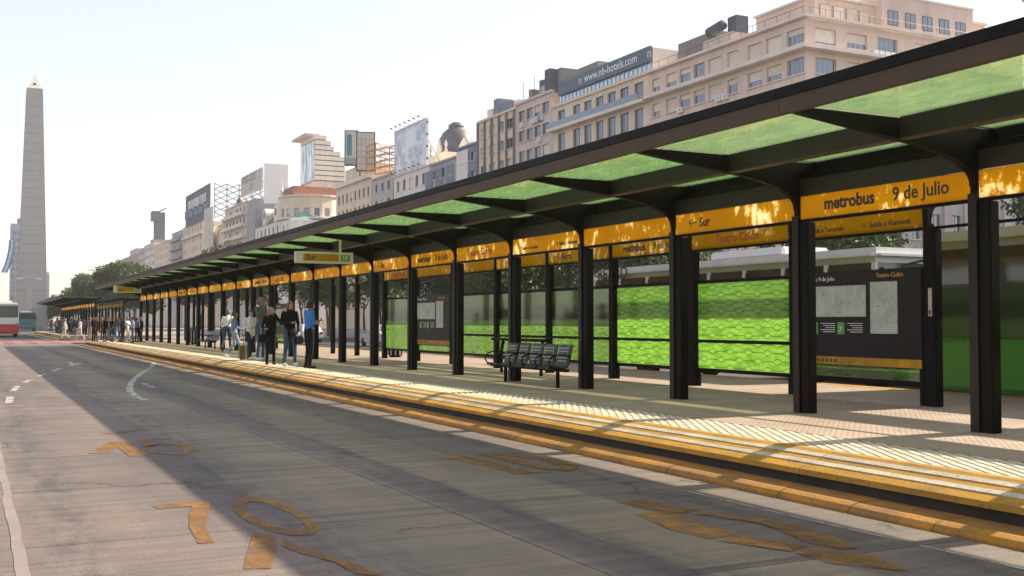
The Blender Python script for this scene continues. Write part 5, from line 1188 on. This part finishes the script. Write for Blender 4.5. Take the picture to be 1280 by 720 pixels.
    for part, a, b, ra, rb in prims:
        a = np.array(a); b = np.array(b); d = b-a; L2 = max(1e-9, d@d); t = np.clip(((ctr-a)@d)/L2, 0, 1); ds = np.linalg.norm(ctr-(a+t[:, None]*d), axis=1)-(ra+(rb-ra)*t)
        k = ds < best; best[k] = ds[k]; idx[k] = code[part]
    out.polygons.foreach_set('material_index', idx.astype(np.int32)); out.polygons.foreach_set('use_smooth', [True]*nf); out.update()
    return out, hc
def hair_mesh(style):
    bm = bmesh.new(); bmesh.ops.create_uvsphere(bm, u_segments=16, v_segments=12, radius=1)
    for v in list(bm.verts):
        x, y, z = v.co; v.co = (x*.086, y*.110-.010, z*.118+.014)
    face = [f for f in bm.faces if f.calc_center_median().y > .028 and f.calc_center_median().z < .052 or f.calc_center_median().z < -.06]
    bmesh.ops.delete(bm, geom=face, context='FACES')
    me = bpy.data.meshes.new('hair'); bm.to_mesh(me); bm.free()
    mb = MB(); mb.v = [tuple(v.co) for v in me.vertices]; mb.f = [tuple(p.vertices) for p in me.polygons]; mb.m = [0]*len(mb.f); bpy.data.meshes.remove(me)
    if style == 'long':
        rings = []
        for z, rx, ry, oy in ((.06, .08, .06, -.045), (-.02, .093, .062, -.045), (-.10, .100, .062, -.05), (-.18, .098, .05, -.058), (-.24, .07, .03, -.07)):
            rings.append([(rx*math.cos(a)*(1+.06*math.sin(5*a)), oy+ry*math.sin(a), z) for a in [2*math.pi*k/14 for k in range(14)]])
        mb.loft(rings)
        for s in (-1, 1): mb.loft([[(s*.078+.022*math.cos(a), .03-.02*j*.3+.03*math.sin(a), .06-.07*j) for a in [2*math.pi*k/8 for k in range(8)]] for j in range(4)])
    if style == 'bun': mb.loft([[(.05*math.sin(p)*math.cos(a), -.12+.045*math.cos(p), .03+.05*math.sin(p)*math.sin(a)) for a in [2*math.pi*k/8 for k in range(8)]] for p in [.1, .7, 1.4, 2.1, 2.8]])
    me = mb.mesh('hair', MAT['hair_brown'], smooth=True); return me
HAIR = {k: hair_mesh(k) for k in ('short', 'long', 'bun')}
eye = MB().lathe([(.001, -.008), (.008, -.004), (.010, 0), (.008, .004), (.001, .008)], 8).mesh('eye', MAT['hair_black'])
def setmats(o, mats):
    for i, m_ in enumerate(mats): o.material_slots[i].link = 'OBJECT'; o.material_slots[i].material = m_
def heading(dx, dy): return math.atan2(-dx, dy)
def person(label, loc, rz, h, bm_, mats, hair=None, hmat='hair_brown', group=None, eyes=True):
    body, hc = bm_; r = empty('person', loc, rz); sc = h/1.745; r.scale = (sc,)*3; tag(r, label, 'person', group)
    b = place('body', body, r); setmats(b, [MAT[m_] if isinstance(m_, str) else m_ for m_ in mats])
    if hair: hh_ = place('hair', HAIR[hair], r, tuple(hc)); setmats(hh_, [MAT[hmat]])
    if eyes:
        for s in (-1, 1): place('eye', eye, r, (hc.x+s*.030, hc.y+.088, hc.z+.004))
    return r
for n_, c_ in dict(shirt_blue=(.06, .20, .48), black_cloth=(.010, .009, .009), jeans=(.055, .085, .135), jeans_light=(.26, .30, .38), jeans_dark=(.02, .028, .05), grey_knit=(.13, .115, .10), cardigan=(.70, .68, .66), denim=(.16, .21, .36), white_cloth=(.68, .66, .63), beige=(.50, .42, .33), shoe_black=(.012, .011, .010), shoe_white=(.62, .60, .58), maroon=(.16, .03, .03), olive=(.09, .085, .05), navy=(.018, .024, .05), mauve=(.20, .13, .16), tan_cloth=(.30, .21, .13)).items(): cloth(n_, c_)
ARM_PHONE = dict(elL=(-.22, .02, 1.15), wrL=(-.10, .25, 1.20), elR=(.22, .02, 1.15), wrR=(.08, .27, 1.17))
WALK = dict(kneeR=(.095, .20, .52), ankR=(.10, .26, .10), kneeL=(-.095, .0, .50), ankL=(-.10, -.34, .16), hipL=(-.09, -.02, .92), hipR=(.09, .03, .92), toeL=(0, 1, -.5), toeR=(0, 1, .2), elL=(-.24, .06, 1.16), wrL=(-.22, .22, .98), elR=(.24, -.14, 1.17), wrR=(.24, -.17, .92))
def gp(px, py, z=PZ): x, y = onZ(px, py, z); return (x, y, z)
def hgt(px, py, top, z=PZ): x, y = onZ(px, py, z); d = Vector((x, y, z-CAMH)).dot(cF); return (py-top)*d/FPX*1.0
def figure(label, px, py, top, face, pose, mats, hair, hmat, z=PZ, **k):
    return person(label, gp(px, py, z), heading(*face), hgt(px, py, top, z), body_mesh(pose, **k), mats, hair, hmat)
p1 = figure('man in a blue shirt and black trousers looking at what he holds', 386, 460.5, 375, (.97, .15), dict(ARM_PHONE, head=(0, .035, -.012), lean=(0, .02)), ('skin', 'shirt_blue', 'black_cloth', 'shoe_black'), 'short', 'hair_black', sleeve='short', build_=1.12)
p2 = figure('woman in a black jacket and jeans with long auburn hair', 362, 457.5, 376.5, (.15, -1), dict(elR=(.25, -.01, 1.14), wrR=(.06, .20, 1.16), elL=(-.25, -.02, 1.13), wrL=(-.20, .10, .93), kneeL=(-.13, .03, .5), ankL=(-.16, 0, .085), kneeR=(.12, .02, .5), ankR=(.15, -.02, .085)), ('skin', 'black_cloth', 'jeans', 'shoe_white'), 'long', 'hair_auburn', coat=.10)
p3 = figure('blond woman all in black raising a hand to her face', 338, 456, 384, (-.1, -1), dict(elL=(-.27, .12, 1.30), wrL=(-.09, .17, 1.55), handL=(.3, -.1, .9), elR=(.26, .06, 1.15), wrR=(.20, .26, 1.10)), ('skin', 'black_cloth', 'black_cloth', 'shoe_black'), 'long', 'hair_blond', coat=.06)
p4 = figure('tall man in a grey jumper and jeans holding a hand to his mouth', 326, 450.5, 371.5, (.6, -.8), dict(elR=(.25, .10, 1.22), wrR=(.06, .19, 1.50), handR=(-.5, 0, .8), wrL=(-.23, .08, .92)), ('skin2', 'grey_knit', 'jeans', 'shoe_white'), 'short', 'hair_grey', build_=1.08)
p5 = figure('woman in a white cardigan and dark jeans stepping forwards with a case', 313, 450, 387, (.1, -1), dict(WALK, elL=(-.24, .02, 1.16), wrL=(-.27, .05, .93), elR=(.24, .05, 1.16), wrR=(.08, .20, 1.12)), ('skin', 'cardigan', 'jeans_dark', 'shoe_white'), 'bun', 'hair_brown', coat=.08)
p6 = figure('person in a denim jacket and pale jeans with a bag strap, walking right', 292.5, 447.5, 389, (.8, -.25), dict(WALK, elR=(.24, .06, 1.16), wrR=(.14, .24, 1.08), elL=(-.24, .04, 1.17), wrL=(-.12, .25, 1.10)), ('skin2', 'denim', 'jeans_light', 'shoe_white'), 'short', 'hair_brown')
p7 = figure('man in a white shirt leaning forwards behind the others', 283, 440, 386, (.4, .9), dict(WALK, lean=(0, .55)), ('skin', 'white_cloth', 'jeans', 'shoe_black'), 'short', 'hair_grey', build_=1.08)
# things the people hold
def handbag(par, loc, rz, w_, h_, mat, label):
    o = par; wl = Matrix.LocRotScale(o.location, o.rotation_euler, o.scale) @ Vector(loc)
    r = empty('handbag', wl, o.rotation_euler.z+rz); tag(r, label, 'bag', 'bags carried by waiting people')
    MB().box(-w_/2, w_/2, -.06, .06, -h_, 0).build('pouch', cloth('leather_black', (.015, .013, .012)) if mat is None else MAT[mat], r, bevel=.03)
    MB().path([(-w_*.35, 0, -.02), (-w_*.25, 0, .16), (0, 0, .22), (w_*.25, 0, .16), (w_*.35, 0, -.02)], .010, 6).build('handle', MAT['leather_black'], r, smooth=True)
handbag(p3, (.20, .26, .93), 0, .36, .26, None, 'black handbag held by the blond woman in black')
handbag(p2, (-.20, .14, .80), 0, .26, .22, None, 'small dark bag hanging from the woman in the black jacket')
handbag(p6, (-.22, .0, .98), 1.3, .28, .18, 'jeans_dark', 'dark shoulder bag on the person in the denim jacket')
ph = empty('phone', Matrix.LocRotScale(p1.location, p1.rotation_euler, p1.scale) @ Vector((-.01, .34, 1.22)), p1.rotation_euler.z); tag(ph, 'small dark phone in the hands of the man in blue', 'phone'); MB().box(-.035, .035, -.004, .004, -.07, .07).build('case', MAT['black_metal'], ph, bevel=.003); MB().box(-.031, .031, -.0065, -.0045, -.064, .064).build('screen', MAT['car_glass'], ph)
x, y, z = gp(306, 449.5)
sc_ = empty('suitcase', (x, y, z), heading(.2, -1)); tag(sc_, 'striped green and red wheeled suitcase tilted beside the woman in white', 'suitcase'); S('case_green', (.10, .16, .08), .6, 0, .15, 10); S('case_red', (.35, .05, .05), .6, 0, .15, 10)
T = Matrix.Rotation(math.radians(-24), 4, 'X') @ Matrix.Rotation(math.radians(12), 4, 'Y')
def tp(name, mb, mat, bevel=0): me = mb.mesh(name, MAT[mat], bevel=bevel); me.transform(T); return place(name, me, sc_)
tp('shell', MB().box(-.19, .19, -.12, .12, .05, .60), 'case_green', .03)
for i in range(3): tp('stripe', MB().box(-.15+i*.12, -.09+i*.12, -.126, .126, .07, .58), 'case_red' if i != 1 else 'beige')
for s in (-1, 1): tp('wheel', MB().path([(s*.15-.02, .08, .03), (s*.15+.02, .08, .03)], .035, 10), 'rubber'); tp('handle_rod', MB().path([(s*.07, .09, .58), (s*.07, .09, .98)], .010, 6), 'grey_metal')
tp('grip', MB().path([(-.09, .09, .98), (.09, .09, .98)], .015, 6), 'rubber')

# the crowd towards the crossing
stand = body_mesh(dict(), voxel=.016, dec=.6); foldp = body_mesh(dict(ARM_PHONE), voxel=.016, dec=.6); walkp = body_mesh(WALK, voxel=.016, dec=.6); coatp = body_mesh(dict(wrR=(.2, .2, 1.0)), voxel=.016, coat=.18, dec=.6)
def far(px, py, top, face, bm_, mats, hair, hmat, label, z=PZ, group='people in the far crowd'):
    x, y, _ = gp(px, py, z); h = min(1.86, max(1.55, hgt(px, py, top, z)))
    return person(label, (x, y, z), heading(*face), h, bm_, mats, hair, hmat, group, eyes=False)
far(81, 425, 396, (-1, .1), walkp, ('skin', 'beige', 'beige', 'shoe_black'), 'short', 'hair_grey', 'person all in beige striding left over the red crossing', 0.01)
far(100, 425, 396, (-.9, -.3), walkp, ('skin', 'white_cloth', 'beige', 'shoe_white'), 'short', 'hair_black', 'person in a white top and pale trousers stepping onto the crossing', .01)
far(94, 424, 397, (.3, 1), stand, ('skin', 'navy', 'mauve', 'shoe_black'), 'short', 'hair_black', 'person in navy beside the one in a white top', .01)
cr_ = [(112, 'mauve', 'tan_cloth', 'tan top and mauve', stand), (117, 'navy', 'jeans_dark', 'navy', foldp), (121, 'maroon', 'jeans', 'maroon top and jeans', coatp), (127, 'olive', 'jeans_dark', 'olive jacket', stand), (131, 'black_cloth', 'black_cloth', 'black', coatp), (135.5, 'tan_cloth', 'jeans', 'tan jacket and jeans', foldp),
       (140, 'black_cloth', 'jeans_dark', 'black top and dark jeans', stand), (144.5, 'grey_knit', 'jeans', 'grey top', walkp), (149.5, 'denim', 'jeans_dark', 'denim shirt and rucksack straps', stand), (153, 'navy', 'black_cloth', 'navy jacket', coatp), (159, 'white_cloth', 'beige', 'white top and pale trousers', walkp), (166, 'denim', 'jeans', 'denim jacket by the last columns', foldp), (171, 'mauve', 'black_cloth', 'mauve top', stand), (176, 'black_cloth', 'jeans_dark', 'black coat beside the last columns', coatp)]
for i, (px, tp_, bt, ds, bm_) in enumerate(cr_):
    z = PZ; py = 425.2+random.uniform(-.8, 1.6)+(px-112)*.03
    far(px, py, py-28, (random.uniform(-1, 1), random.uniform(-1, .6)), bm_, ('skin', tp_, bt, 'shoe_black'), random.choice(('short', 'long', 'short', 'bun')), random.choice(('hair_black', 'hair_brown', 'hair_blond', 'hair_auburn')), f'person in {ds}, {("first","second","third","fourth","fifth","sixth","seventh","eighth","ninth","tenth","eleventh","twelfth","thirteenth","fourteenth")[i]} from the left of the far crowd')
random.seed(21)
for i in range(16):
    x = random.uniform(7.9, 12); y = random.uniform(106, 140)
    person('tiny dark-clothed person waiting under the next canopy beyond the crossing', (x, y, PZ), random.uniform(0, 6.28), random.uniform(1.6, 1.82), random.choice((stand, foldp, coatp)), ('skin', random.choice(('navy', 'black_cloth', 'olive', 'mauve', 'denim', 'white_cloth')), random.choice(('jeans', 'jeans_dark', 'black_cloth')), 'shoe_black'), 'short', random.choice(('hair_black', 'hair_brown')), 'people under the next canopy', eyes=False)

# ------------------------------------------------------------------ air
m, t, o = newmat('haze'); q = N(t); v = t.nodes.new('ShaderNodeVolumePrincipled'); v.inputs['Color'].default_value = (.93, .93, .94, 1); v.inputs['Density'].default_value = .00024; v.inputs['Anisotropy'].default_value = .3
t.links.new(v.outputs[0], o.inputs['Volume']); MAT['haze'] = m
tag(B(-400, 420, -120, 1350, -1.3, 90).build('haze', m), kind='stuff')
